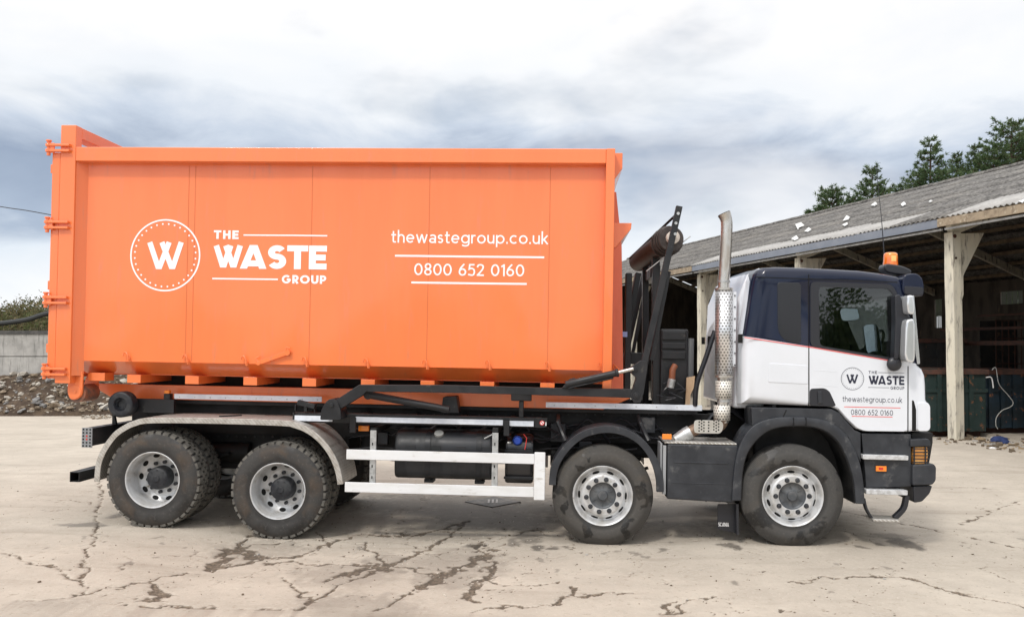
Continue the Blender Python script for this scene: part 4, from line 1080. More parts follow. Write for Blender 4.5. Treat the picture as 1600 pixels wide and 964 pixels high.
# little cradle in front of the pivot
c0 = MB(); c0.bar(Q(466, 628, .16), Q(493, 635, .16), .05, .12, .20).bar(Q(462, 642, .16), Q(462, 632, .16), .012, .14, .19).bar(Q(478, 643, .16), Q(478, 632, .16), .035, .14, .19).bar(Q(492, 644, .16), Q(492, 637, .16), .012, .14, .19)
c0.build('hook_cradle', MT['black'], TR, bevel=.004)
tp = Q(815, 617, .20); both(lambda: MB().box(*sorted((Q(799, 610, .2)[0], Q(831, 610, .2)[0])), .15, .24, Q(815, 626, .2)[1], Q(815, 609, .2)[1]).box(Q(811, 630, .2)[0], Q(818.5, 630, .2)[0], .17, .22, Q(815, 652, .2)[1], Q(815, 625.5, .2)[1]), 'arm_rest', MT['black'], bevel=.012)
both(lambda: MB().prism([Q(690, 645, .45), Q(693, 620, .45), (Q(714, 619, .45)), Q(718, 645, .45)], .40, .6), 'stop_block', MT['black'], bevel=.006)
MB().prism([Q(836, 652, .16), Q(856, 653, .16), Q(853, 668, .16), Q(836, 668, .16)], .152, .17).build('warning_plate', MT['black'], TR, bevel=.004)
# round prohibition sticker: white disc, red ring and bar, with a small white marker beside it
sx, sz = Q(847, 660.5, .15)
st = MB().cyl((sx, .151, sz), (sx, .149, sz), .026, n=24, m=0)
st.lathe([(.026, -.004), (.020, -.004), (.020, -.001), (.026, -.001)], (sx, sz), 24, 1, y=.15).obox((sx, .147, sz), (.014, 0, -.014), (0, .001, 0), (.0025, 0, .0025), 1).obox((sx + .042, .148, sz - .010), (.005, 0, 0), (0, .001, 0), (0, 0, .020), 0)
st.build('sticker', [MT['vinyl'], MT['red_line']], TR, smooth=0)

# ---- rear mudguard in tread plate
path = QL([(147, 752), (149, 728), (154, 711), (163, 694), (177, 676), (192, 665), (208, 657.5), (235, 652.5), (330, 653), (440, 656.5), (462, 660), (482, 668), (500, 681), (515, 698), (526, 717), (533, 738), (536, 756)], 0)
gp = [tuple(p) for p in catmull(path, 5)]
both(lambda: MB().ribbon(gp, .006, .012, .62).ribbon(gp, .062, -.002, .014), 'rear_mudguard', MT['tread'], bevel=.006)
x0, z0 = Q(345, 652, .25); d = Vector((Q(372, 645, .25)[0] - Q(340, 650, .2)[0], 0, 0))
MB().obox((Q(356, 648, .18)[0], .26, z0 + .015), (.085, .10, .0), (-.012, .010, 0), (0, 0, .012)).build('mudguard_stay', MT['black'], TR, bevel=.003)

# ---- rear end: guide roller, light bar, under-run bar
rx, rz = Q(187, 632, .30)
for s in (False, True):
    MB().lathe([(0, .06), (.045, .06), (.052, .03), (.065, .035), (.07, .015), (.078, .004), (.125, .0), (.142, .008), (.148, .02), (.148, .13), (.10, .14), (.04, .14)], (rx, rz), 40, y=.30).build('guide_roller', MT['hub'], TR, mirror=s, smooth=40)
    MB().box(rx - .02, rx + .55, .47, .53, rz - .10, rz + .06).cyl((rx, .42, rz), (rx, .60, rz), .04).build('roller_bracket', MT['black'], TR, mirror=s, bevel=.005)
lx0, lz1 = Q(128.5, 668, .05); lx1, lz0 = Q(143.5, 699, .05)
MB().box(lx0 + .01, lx1 - .005, .06, W2 - .06, lz0 + .015, lz1 - .005).build('light_bar', MT['black'], TR, bevel=.004)
bx = Q(192, 652, .8)[0]
both(lambda: MB().prism([(lx1 - .01, lz1 - .01), (bx, zc1 - .05), (bx, zc0 + .05), (lx1 - .01, lz0 + .03)], .56, .60), 'light_bar_arm', MT['black'])
pf = MB().box(lx0, lx1, .045, .058, lz0, lz1); n = 0
for i in range(3):
    for j in range(6):
        cx = lx0 + (lx1 - lx0) * (i + .5) / 3; cz = lz0 + (lz1 - lz0) * (j + .5) / 6
        pf.cyl((cx, .044, cz), (cx, .040, cz), .010, n=10, m=2 if (i == 1 and 1 < j < 4) else 1)
pf.build('lamp_guard', [pbr('lamp_guard_grey', (.25, .26, .27), rough=.5), MT['hole'], MT['red_lens']], TR, smooth=0)
for y in (.20, 1.98): MB().box(lx0 - .03, lx0 + .008, y, y + .34, lz0 + .03, lz1 - .03).build('tail_lamp', MT['red_lens'], TR, bevel=.01)
ux, uz = Q(116.5, 745, .06); u = .055
ub = MB()
for (a, b, c_, d_) in ((-u, u, -u, -u + .008), (-u, u, u - .008, u), (-u, -u + .008, -u, u), (u - .008, u, -u, u)): ub.box(ux + a, ux + b, .06, W2 - .06, uz + c_, uz + d_)
ub.build('underrun_bar', MT['black'], TR)
both(lambda: MB().prism([(ux - .03, uz + u - .01), (ux + .05, uz + u - .01), (bx + .1, zc0 + .06), (bx - .1, zc0 + .06)], .80, .85), 'underrun_arm', MT['chassis'])
ambx, ambz = Q(262, 612, .5); MB().box(ambx - .03, ambx + .03, .47, .53, ambz - .02, ambz + .02).build('marker_lamp', MT['amber'], TR, bevel=.008); MB().box(ambx - .035, ambx + .035, .48, .56, ambz - .12, ambz - .022).build('lamp_bracket', MT['black'], TR)

# ---- side guard
def guard():
    x0 = Q(541, 710, 0)[0]; x1 = Q(852, 720, 0)[0]; zt1, zt0 = Q(541, 702, 0)[1], Q(541, 717.5, 0)[1]; zb1, zb0 = Q(541, 753, 0)[1], Q(541, 768.5, 0)[1]
    k = Q(835, 709, 0)[0]
    return (MB().box(x0, k, .0, .03, zt0, zt1), MB().box(x0 - .01, k, .0, .03, zb0, zb1), MB().box(k + .001, x1, -.004, .034, zb0 - .03, zt1 + .02),
            [MB().box(Q(p, 700, .05)[0], Q(p + 9.5, 700, .05)[0], .035, .06, zb0 + .05, Q(p, 672 if p < 700 else 676, .05)[1]) for p in (578.5, 769)])


for s in (False, True):
    t, b, e, ps = guard()
    for q in (t, b): q.build('guard_rail', MT['alu'], TR, mirror=s, bevel=.006)
    e.build('guard_end', MT['alu'], TR, mirror=s, bevel=.008)
    for q in ps: q.build('guard_post', MT['galv'], TR, mirror=s, bevel=.003)
for p, yy in ((578.5, 0), (769, 0)):
    x = Q(p + 4.7, 680, .06)[0]; z = Q(p, 672, .06)[1]
    MB().box(x - .03, x + .03, .062, .85, z - .04, z + .02).build('post_arm', MT['chassis'], TR)
    hs = MB()
    for k in range(5): hs.box(x - .006, x + .006, .0335, .0345, z - .16 - .12 * k, z - .13 - .12 * k)
    hs.build('post_slots', MT['hole'], TR, smooth=0)
MB().box(*[Q(560.5, 667, .3)[0], Q(577, 667, .3)[0]], .28, .32, Q(560, 673, .3)[1], Q(560, 664.5, .3)[1]).build('side_marker', MT['amber'], TR, bevel=.006)

# ---- fuel tank, additive tank
def tank(x0, x1, z0, z1, y0, y1, name, mt_):
    p = round_poly([(y0, z0), (y1, z0), (y1, z1), (y0 + .12, z1), (y0, z1 - .10)], .12, 5)
    mb = MB(); n = len(p); xs = [x0, x0 + .012, x0 + .03, x1 - .03, x1 - .012, x1]; ins = [.05, .015, 0, 0, .015, .05]
    cy, cz = (y0 + y1) / 2, (z0 + z1) / 2; vs = []
    for x, i in zip(xs, ins):
        for y, z in p: vs.append((x, cy + (y - cy) * (1 - i), cz + (z - cz) * (1 - i)))
    k = len(xs); mb.add(vs, [(a * n + j, a * n + (j + 1) % n, (a + 1) * n + (j + 1) % n, (a + 1) * n + j) for a in range(k - 1) for j in range(n)] + [tuple(range(n - 1, -1, -1)), tuple((k - 1) * n + j for j in range(n))])
    return mb.build(name, mt_, TR, smooth=50), p


MT['tank'] = pbr('black_plastic_tank', (.020, .0215, .025), (.010, .011, .012), ns=3, rough=.36, rough2=.6, c3=(.10, .09, .085), ns3=7, lo3=.62, hi3=.78, stretch=(2, 1, .6))
yt = .12; x0, z1 = Q(617, 674, yt); x1, z0 = Q(768, 752, yt)
ft, prof = tank(x0, x1, z0, z1, yt, .74, 'fuel_tank', MT['tank'])
for px in (668, 748):
    xs = Q(px, 700, yt)[0]; mb = MB(); out = [(a, b) for a, b in prof]; cy, cz = (yt + .74) / 2, (z0 + z1) / 2; n = len(out); vs = []
    for x in (xs - .028, xs + .028):
        for a, b in out: vs.append((x, cy + (a - cy) * 1.03, cz + (b - cz) * 1.03))
    mb.add(vs, [(j, (j + 1) % n, (j + 1) % n + n, j + n) for j in range(n)]); mb.box(xs - .05, xs + .05, yt + .12, yt + .30, z0 - .05, z0 - .012)
    mb.build('tank_strap', MT['black'], ft, smooth=50)
x, z = Q(686, 682, .2); MB().cyl((x, .235, z - .02), (x, .19, z + .045), .052, n=24).build('filler_cap', pbr('dull_cap', (.22, .22, .21), rough=.5), ft, bevel=.008)
for i in range(4):
    xs = x0 + (x1 - x0) * (.12 + .26 * i); MB().box(xs, xs + .10, yt - .006, yt + .0, z0 + .16, z1 - .14).build('pressing', MT['tank'], ft, bevel=.012)
xa, z1b = Q(790, 677, .3); xb, z0b = Q(832, 757, .3)
at_, pr = tank(xa, xb, z0b, z1b, .28, .72, 'additive_tank', pbr('glossy_black_tank', (.012, .012, .014), rough=.25, coat=.3))
x, z = Q(808.5, 688, .27); MB().cyl((x, .30, z), (x, .245, z), .044, .040, n=24).lathe([(.046, .0), (.052, .0), (.052, .02), (.046, .02)], (x, z), 24, y=.262).build('blue_filler_cap', MT['blue_cap'], at_, bevel=.006)
MB().box(xa - .01, xb + .01, .265, .285, Q(800, 748, .28)[1], Q(800, 744, .28)[1]).box(xa, xb, .266, .30, Q(800, 706, .28)[1], Q(800, 702.5, .28)[1]).build('tank_band', MT['tank'], at_, bevel=.003)
p = [Q(818, 678, .27), Q(823, 684, .27), Q(821.5, 695, .27), Q(820, 702, .27)]; MB().tube([(a, .262, b) for a, b in p], .005, 6).build('red_wire', MT['red_line'], at_)
x, z = Q(762, 682, .16); MB().tube([(Q(757, 685, .16)[0], .16, Q(757, 685, .16)[1]), (Q(769, 679, .16)[0], .16, Q(769, 679, .16)[1])], .008, 6).build('tie_rod', MT['galv'], TR)

# ---- second steer axle mudguard
out = QL([(857.6, 757), (859, 740), (865, 720), (876, 702), (893, 684), (915, 671), (946, 665), (975, 669), (1000, 682), (1018, 701), (1030, 724), (1036, 748), (1037, 768)], .02)
gp2 = [tuple(p) for p in catmull(out, 4)]
both(lambda: MB().ribbon(gp2, .012, .05, .42).ribbon(gp2, .075, .0, .06), 'mudguard', MT['plastic'], bevel=.014)
for (a, b, c_, d_) in ((872, 662, 884, 690), (1003, 664, 1014, 690)):
    p, q = Q(a, b, .2), Q(c_, d_, .15); both(lambda: MB().tube([(p[0], .62, p[1] + .05), (p[0], .3, p[1]), (q[0], .2, q[1])], .028, 8), 'guard_stay', MT['black'])

# ---- tool box with tread plate lid behind the cab step
yb = .03; x0, z1 = Q(1043, 693, yb); x1, z0 = Q(1150, 784, yb)
bx_ = MB().prism(round_poly([(x0, z0 + .01), (x1 - .015, z0 - .012), (x1 + .01, z0 + .05), (x1 + .02, z1), (x0, z1)], .025), yb, .60)
tb = bx_.build('tool_box', MT['plastic'], TR, bevel=.022, seg=3)
MB().box(x0 + .07, x1 - .09, yb - .006, yb + .002, z1 - .20, z1 - .185).box(x0 + .05, x1 - .10, yb - .005, yb + .002, z0 + .18, z0 + .19).build('box_pressing', MT['plastic'], tb, bevel=.004)
MB().box(x0 - .045, x0 - .012, yb + .0, yb + .06, z0 + .06, z1 - .02).box(x0 - .07, x0 - .05, yb + .03, yb + .3, z0 + .1, z1).build('box_hinge', pbr('grey_edge', (.30, .31, .32), rough=.5), tb, bevel=.003)
MB().box(x0 - .03, x1 + .0, yb + .002, .60, z1 + .003, z1 + .022).build('box_lid', MT['tread'], tb, bevel=.004)
xm, zm = Q(1042, 682, .02); MB().box(xm - .05, xm + .05, .01, .035, zm - .028, zm + .028).build('side_marker', MT['amber'], TR, bevel=.006)

# ---- exhaust: stack, shields, collars, elbow
EY = .22
def ex(px, py): x, z = Q(px, py, EY); return Vector((x, EY, z))
top = [ex(1131.5, 432), ex(1133.3, 400), ex(1135, 368), ex(1135.4, 350), ex(1134, 341), ex(1131.2, 334)]
stk = catmull([ex(1129.5, 660), ex(1130, 600), ex(1130.6, 450)] + top, 4)
mb = MB(); mb.tube(stk, [.062] * (len(stk) - 6) + [.063, .064, .066, .068, .070, .072], 20)
po = mb.build('exhaust_stack', MT['steel'], TR, smooth=50)
tipd = (stk[-1] - stk[-2]).normalized(); MB().cyl(stk[-1] + tipd * .002, stk[-1] + tipd * .006, .064, n=20).build('stack_mouth', MT['hole'], po)
def shield(cx, pa, pb, r, mt_, name, a0=math.radians(150), a1=math.radians(400), axis=None):
    """half-round punched sheet in front of the pipe, built about its own axis"""
    p0, p1 = ex(cx, pa), ex(cx, pb); L = (p1 - p0).length; n = 26; vs = []
    for z in (0, L):
        for i in range(n + 1):
            a = a0 + (a1 - a0) * i / n; vs.append((r * math.cos(a), r * math.sin(a), z))
    mb = MB().add(vs, [(i, i + 1, i + n + 2, i + n + 1) for i in range(n)])
    o = mb.build(name, mt_, po, smooth=60); so = o.modifiers.new('sheet', 'SOLIDIFY'); so.thickness = .004
    zax = (p1 - p0).normalized(); xax = Vector((0, 1, 0)).cross(zax).normalized(); yax = zax.cross(xax)
    o.matrix_local = Matrix.Translation(p0) @ Matrix((xax, yax, zax)).transposed().to_4x4(); return o
shield(1131, 589, 451, .094, MT['perf'], 'heat_shield', R(170), R(370))
shield(1130.5, 622, 594, .086, MT['perf2'], 'perforated_collar', R(160), R(380)); shield(1128, 656, 632, .088, MT['perf2'], 'perforated_collar', R(160), R(380))
for pa in (452, 588): p = ex(1131, pa); MB().cyl(p - Vector((0, 0, .012)), p + Vector((0, 0, .012)), .098, n=24).build('clamp_ring', MT['steel'], po)
for pa in (440, 626): p = ex(1131, pa); MB().cyl(p - Vector((0, 0, .012)), p + Vector((0, 0, .012)), .068, n=24).build('clamp_ring', MT['galv'], po)
MB().box(ex(1146, 500).x - .012, ex(1148, 500).x + .01, EY - .02, EY + .03, ex(1146, 572).z, ex(1146, 456).z).build('shield_bracket', MT['white'], po)
bl = MB()
for py in range(462, 575, 18): p = ex(1147.5, py); bl.cyl((p.x, EY - .02, p.z), (p.x, EY - .032, p.z), .008, n=8)
bl.build('bracket_bolts', MT['trim'], po)
el = catmull([ex(1129.5, 655), ex(1125, 664), ex(1113, 668), ex(1098, 668), ex(1084, 672), ex(1068, 683)], 5)
MB().tube(el, .064, 16).build('exhaust_elbow', MT['rust_pipe'], TR, smooth=50)
c = ex(1105, 667); hs = MB(); L = .155; n = 12; vs = []
pl_ = round_poly([(-L, -.06), (L * .8, -.06), (L, -.01), (L, .05), (L * .8, .08), (-L, .08)], .035, 2)
sh = MB().prism(pl_, -.085, -.079).build('elbow_shield', pbr('bright_steel_sheet', (.62, .61, .57), (.52, .50, .46), ns=9, rough=.32, metal=.6), TR, bevel=.002); sh.location = c
ho = MB()
for gx in (-.10, -.075, -.05, .0, .055, .08, .105):
    for gz in range(4):
        off = .016 if int(abs(gx) * 1000) % 2 else 0; ho.cyl((gx, -.0855, -.035 + gz * .032 + off), (gx, -.088, -.035 + gz * .032 + off), .0085, n=10)
ho = ho.build('shield_holes', MT['hole'], sh, smooth=0)
p0, p1 = ex(1079, 675), ex(1062, 684); MB().cyl(p0, p0 + (p1 - p0) * .55, .078, n=20).cyl(p0 + (p1 - p0) * .55, p1 + (p1 - p0) * .4, .075, .06, n=20).build('exhaust_flange', MT['galv'], TR)

# ---- sheeting gear: side arms, cylinders, roller and gantry between container and cab
YA = -.085
def arm_parts():
    low = MB().prism([Q(513, 641, YA), Q(520, 628, YA), Q(561, 601, YA), Q(700, 601.5, YA), Q(870, 606, YA), Q(996, 608, YA), Q(998, 622, YA), Q(870, 618, YA), Q(700, 613.5, YA), Q(572, 612, YA), Q(566, 618, YA), Q(530, 640, YA)], YA, YA + .07)
    elbow = MB().prism(round_poly([Q(985, 618, YA), Q(990, 629, YA), Q(1001, 629, YA), Q(1006, 612, YA), Q(1012, 572, YA), Q(1011, 564, YA), Q(1002, 563, YA), Q(986, 573, YA), Q(986, 583, YA), Q(994, 590, YA)], .02), YA - .012, YA + .085)
    for a, b, r in ((994, 618, .036), (991.5, 577, .030)):
        x, z = Q(a, b, YA); elbow.cyl((x, YA - .012, z), (x, YA - .026, z), r, n=24).cyl((x, YA - .026, z), (x, YA - .034, z), r * .55, n=16)
    up = MB().bar(Q(1007, 567, YA), Q(1062, 322, YA), .066, YA + .0, YA + .06)
    up2 = MB().bar(Q(1018, 563, YA + .12), Q(1045, 424, YA + .12), .045, YA + .10, YA + .15)
    piv = MB().prism(round_poly([Q(503, 655, -.03), Q(505, 640, -.03), Q(512, 627, -.03), Q(518, 622.5, -.03), Q(526, 622.5, -.03), Q(531, 628, -.03), Q(535, 640, -.03), Q(535.5, 655, -.03)], .02), -.105, .165)
    x, z = Q(518.5, 633, -.1); piv.cyl((x, -.105, z), (x, -.12, z), .024, n=18)
    ca = MB(); p0, p1 = Q(884, 600.5, YA - .04), Q(962, 583, YA - .04); ca.cyl((p0[0], YA - .035, p0[1]), (p1[0], YA - .035, p1[1]), .036, n=18).cyl((p1[0], YA - .035, p1[1]), (Q(966, 582, YA)[0], YA - .035, Q(966, 582, YA)[1]), .042, n=18)
    q0, q1 = Q(888, 606, YA), Q(958, 590, YA); ca.tube([(q0[0], YA - .045, q0[1]), (q1[0], YA - .045, q1[1])], .012, 8)
    ca.prism([Q(878, 606, YA), Q(890, 592, YA), Q(898, 590, YA), Q(904, 596, YA), Q(896, 607, YA)], YA - .02, YA + .03)
    p2 = Q(990, 576, YA - .04); ro = MB().cyl((p1[0], YA - .035, p1[1]), (p2[0], YA - .035, p2[1]), .019, n=14)
    cb = MB(); r0, r1 = Q(572, 617.5, YA), Q(700, 641, YA); cb.cyl((r0[0], YA + .11, r0[1]), (r1[0], YA + .11, r1[1]), .040, .036, n=18); cb.cyl((r0[0], YA + .08, r0[1]), (r0[0], YA + .15, r0[1]), .05, n=18)
    return (('sheeting_arm', low, 'black'), ('arm_elbow', elbow, 'black'), ('sheeting_arm', up, 'black'), ('arm_link', up2, 'black'), ('pivot_bracket', piv, 'black'), ('hydraulic_cylinder', ca, 'black'), ('piston_rod', ro, 'steel'), ('hydraulic_cylinder', cb, 'black'))


for s in (False, True):
    for nm, mb, mt_ in arm_parts(): mb.build(nm, MT[mt_], TR, mirror=s, bevel=.005)
bo = MB()
for a, b in ((1059.5, 334), (1056, 349), (1055, 366)): x, z = Q(a, b, YA); bo.cyl((x, YA - .001, z), (x, YA - .012, z), .016, n=12)
bo.build('arm_bolts', MT['galv'], TR)
# rolled sheet on its spool, slung between the arms and sagging towards the far side
n0, n1 = T(1049, 373, .20), T(998, 409, 1.9)
ax = (n1 - n0).normalized()
mb = MB().cyl(n0, n1, .135, .125, n=28)
for k in range(7): mb.tube([n0 + ax * (.03 + .05 * k) + (ax.orthogonal().normalized() * (.13 + .012 * (k % 3))).copy() @ Matrix.Rotation(a, 3, ax) for a in np.linspace(0, 6.2, 18)], .012, 6)
mb.build('tarp_roller', MT['roller'], TR, smooth=50)
MB().cyl(n0 - ax * .03, n0 - ax * .10, .070, n=24).cyl(n0 - ax * .10, n0 - ax * .13, .03, n=16).build('roller_end', pbr('pale_spool_end', (.58, .52, .46), rough=.6), TR, bevel=.006)
p, q = T(1054, 338, .22), T(985, 403, 1.9); mb = MB(); d = (q - p).normalized(); mb.obox((p + q) / 2, d * (q - p).length / 2, d.orthogonal().normalized() * .03, d.cross(d.orthogonal().normalized()) * .014); mb.build('roller_cover', MT['black'], TR, bevel=.004)
p, q = T(1010, 424, .5), T(1079, 369, .35); MB().tube([p, q], .006, 5).build('wind_rod', MT['galv'], TR)
# gantry posts and hook jib on the centre line
gz0 = Q(1026, 632, .8)[1]
for (a, b, c_, d_, y0, w) in ((1026, 632, 1025.5, 396, .78, .085), (1009, 632, 1009, 412, 1.55, .075)):
    p, q = Q(a, b, y0), Q(c_, d_, y0); MB().bar(p, q, w, y0, y0 + .12).build('gantry_post', MT['black'], TR, bevel=.006)
a, b = Q(1026, 425, .9), Q(1010, 425, 1.6); MB().box(min(a[0], b[0]) - .02, a[0] + .05, .95, 2.0, a[1] - .06, a[1] + .08).build('gantry_beam', MT['black'], TR, bevel=.006)
p, q = Q(980, 520, .95), Q(998, 426, .95); MB().bar(p, q, .065, .95, 1.12).build('hook_jib', MT['black'], TR, bevel=.008)
p = Q(977, 612, 1.0); MB().box(p[0] - .035, p[0] + .035, .70, .84, p[1] - .1, Q(977, 430, 1.0)[1]).build('jib_mast', MT['black'], TR, bevel=.008)
p = Q(974, 522, .62); MB().box(p[0] - .03, p[0] + .05, .685, .69, p[1] - .03, p[1] + .03).build('maker_plate', pbr('tricolour_plate', (.30, .36, .62), rough=.5), TR)
mb = MB(); p0, p1 = Q(985, 585, 1.0), Q(1100, 600, 1.0); mb.box(Q(984, 560, .9)[0], Q(1015, 560, .9)[0], .92, 1.6, Q(984, 565, .9)[1] - .03, Q(984, 551, .9)[1]); mb.build('jib_crosspiece', MT['black'], TR, bevel=.005)
# oil tank with ribbed face, its filler, hoses and a board
x0, z1 = Q(1033, 514, .7); x1, z0 = Q(1074, 632, .7)
ot = MB().box(x0, x1, .70, 1.7, z0, z1).build('oil_tank', MT['black'], TR, bevel=.015)
mb = MB()
for a, b in ((517, 531), (535, 545), (548, 561)):
    mb.box(x0 + .01, x1 - .03, .672, .698, Q(1040, b, .7)[1], Q(1040, a, .7)[1])
mb.build('tank_louvres', MT['black'], ot, bevel=.01)
MB().cyl((x1 + .03, .8, z0 + .3), (x1 + .03, .8, z1 - .10), .05, n=16).build('oil_filter', pbr('grey_pipe', (.16, .165, .17), rough=.5), ot)
c = [Q(1047, 606, .55), Q(1050, 592, .55), Q(1051, 578, .55)]; MB().cyl((c[0][0], .55, c[0][1]), (c[1][0], .55, c[1][1]), .042, n=16).build('valve_body', MT['galv'], TR, bevel=.006); MB().tube([(c[1][0], .55, c[1][1]), (c[2][0], .55, c[2][1]), (c[2][0] + .03, .58, c[2][1] + .05)], .036, 12).build('filler_hose', pbr('rust_red_hose', (.22, .07, .03), rough=.6), TR)
mb = MB(); rs = random.Random(8)
for k in range(7):
    a = rs.uniform(1036, 1062); b = rs.uniform(596, 622); y = rs.uniform(.50, .68); p = Vector((Q(a, b, y)[0], y, Q(a, b, y)[1])); pts = [p + Vector((rs.uniform(-.10, .10), rs.uniform(-.05, .05), rs.uniform(-.10, .06))) * j for j in (0, 1, 1.5)]
    MB().tube(catmull(pts, 4), rs.uniform(.006, .011), 6).build('hydraulic_hose', MT['trim'], TR)
MB().prism([Q(1071, 632, .6), Q(1073, 590, .6), Q(1086, 587.5, .6), Q(1084, 606, .6), Q(1079, 616, .6), Q(1078, 632, .6)], .60, .63).build('board', MT['wood'], TR)
p = [(Q(1117, 517, .4)[0], .4, Q(1117, 517, .4)[1]), (Q(1104, 556, .4)[0], .4, Q(1104, 556, .4)[1]), (Q(1089, 600, .42)[0], .42, Q(1089, 600, .42)[1]), (Q(1086, 634, .45)[0], .45, Q(1086, 634, .45)[1])]
MB().tube(catmull(p, 6), .028, 8).build('air_duct', MT['trim'], TR)
for k in range(7):
    rs = random.Random(40 + k); p = Vector((*Q(1098 + k * 3, 640, .5),)); a = Vector((p.x, .40 + .05 * k, Q(1100, 668, .5)[1])); MB().tube(catmull([a, a + Vector((.1, 0, .16)), a + Vector((.22 + rs.random() * .1, .05, .22)), a + Vector((.45, .1, .10))], 5), .02, 6).build('coiled_line', MT['trim'], TR)

# ---- cab
YC = .03
MT['sky_mirror'] = pbr('mirror_glass', (.92, .93, .95), rough=.06, metal=1)
cab_px = [(1161, 631), (1161.5, 580), (1163, 525), (1171.5, 470), (1177, 438), (1179.5, 428), (1185, 421), (1194, 417.5), (1215, 416.2), (1262, 417.5), (1345, 422), (1385, 427), (1404, 431), (1414, 437), (1421, 455), (1430, 510), (1437, 570), (1443.5, 576), (1448, 586), (1449.5, 600), (1450, 624), (1452.5, 629), (1453.5, 636), (1453.5, 670), (1449, 675), (1420, 675), (1350, 674), (1338, 670), (1322, 655), (1310, 641), (1300, 636)]
cab = [Vector(q) for q in QL(cab_px, YC)]
def inward(i):
    a, b, c = cab[i - 1], cab[i], cab[(i + 1) % len(cab)]; t = ((b - a).normalized() + (c - b).normalized()).normalized()
    n = Vector((t.y, -t.x)); return n
cen = sum(cab, Vector((0, 0))) / len(cab)
def section(d):
    out = []
    for i, p in enumerate(cab):
        n = inward(i)
        if (cen - p).dot(n) < 0: n = -n
        k = 1.0
        if i in (0, 1, 2, 3, 4): k = 3.4
        elif i in (5, 6): k = 2.2
        elif i in (27, 28, 29, 30, 26, 25): k = .25
        elif 12 < i < 17: k = 1.6
        out.append(p + n * d * k)
    return out
ys_ = [(YC, .055), (YC + .008, .036), (YC + .025, .018), (YC + .055, .006), (YC + .10, 0.0), (.5, -.012), (1.25, -.018)]
ys_ = ys_ + [(W2 - y, d) for y, d in reversed(ys_[:-1])]
bm = bmesh.new(); rings = []
for y, d in ys_: rings.append([bm.verts.new((p.x, y, p.y)) for p in section(d)])
N = len(cab)
for r0, r1 in zip(rings[:-1], rings[1:]):
    for j in range(N): bm.faces.new((r0[j], r0[(j + 1) % N], r1[(j + 1) % N], r1[j]))
bm.faces.new(rings[0]); bm.faces.new(list(reversed(rings[-1])))
bmesh.ops.recalc_face_normals(bm, faces=bm.faces)
def cut(pa, pb, cond=None):
    a, b = Vector(pa), Vector(pb); d = (b - a).normalized(); n = Vector((-d.y, 0, d.x))
    fs = [f for f in bm.faces if cond is None or cond(f)]
    geom = list({e for f in fs for e in f.edges}) + list({v for f in fs for v in f.verts}) + fs
    bmesh.ops.bisect_plane(bm, geom=geom, plane_co=(a.x, 0, a.y), plane_no=n, dist=1e-5)
belt0, belt1 = Q(1163, 525, YC), Q(1398.7, 562.6, YC); rear0, rear1 = Q(1163, 525, YC), Q(1177.5, 430, YC); wsb = Q(1434, 568, YC)
cut(belt0, belt1); cut(rear0, rear1, lambda f: f.calc_center_median().z > belt0[1] - .05)
side = lambda f: f.calc_center_median().y < YC + .002 or f.calc_center_median().y > W2 - YC - .002
WIN = QL([(1278, 447), (1391, 450.5), (1399.5, 468), (1397.5, 561), (1279.5, 541)], YC)
for i in range(5): cut(WIN[i], WIN[(i + 1) % 5], side)
def inside(poly, x, z):
    s = 0
    for (ax, az), (bx, bz) in zip(poly, poly[1:] + poly[:1]):
        cr = (bx - ax) * (z - az) - (bz - az) * (x - ax); s += 1 if cr > 0 else -1
    return abs(s) == len(poly)
# windscreen opening
ws_t, ws_b = Q(1416, 448, YC), Q(1434, 562, YC)
bmesh.ops.bisect_plane(bm, geom=bm.verts[:] + bm.edges[:] + bm.faces[:], plane_co=(0, .14, 0), plane_no=(0, 1, 0)); bmesh.ops.bisect_plane(bm, geom=bm.verts[:] + bm.edges[:] + bm.faces[:], plane_co=(0, W2 - .14, 0), plane_no=(0, 1, 0))
front = lambda f: f.calc_center_median().x > ws_t[0] - .10
cut((ws_t[0] - 1, ws_t[1]), (ws_t[0] + 1, ws_t[1]), front); cut((ws_b[0] - 1, ws_b[1]), (ws_b[0] + 1, ws_b[1]), front)
kill = []
for f in bm.faces:
    c = f.calc_center_median()
    if side(f) and inside(WIN, c.x, c.z): kill.append(f)
    elif front(f) and .14 < c.y < W2 - .14 and ws_b[1] < c.z < ws_t[1] and abs(f.normal.x) > .5: kill.append(f)
bmesh.ops.delete(bm, geom=kill, context='FACES')
bd = (Vector(belt1) - Vector(belt0)).normalized(); rd = (Vector(rear1) - Vector(rear0)).normalized()
for f in bm.faces:
    c = f.calc_center_median(); v = Vector((c.x, c.z))
    above = (v - Vector(belt0)).cross(bd) < 0
    ahead = (v - Vector(rear0)).cross(rd) > 0
    f.material_index = 1 if (above and ahead) else 0; f.smooth = True
me = bpy.data.meshes.new('cab_shell'); bm.to_mesh(me); bm.free(); me.materials.append(MT['white']); me.materials.append(MT['navy']); me.set_sharp_from_angle(angle=R(38))
cs = bpy.data.objects.new('cab_shell', me); col.objects.link(cs); cs.parent = TR
so = cs.modifiers.new('skin', 'SOLIDIFY'); so.thickness = .012; so.offset = -1

def panel(name, px, y, t, mt_, r=.02, bevel=.004, mirror=True, parent=TR, k=4):
    poly = round_poly(QL(px, y), r, k); objs = []
    for s in ((False, True) if mirror else (False,)): objs.append(MB().prism(poly, y - t, y + .012).build(name, mt_, parent, mirror=s, bevel=bevel))
    return objs


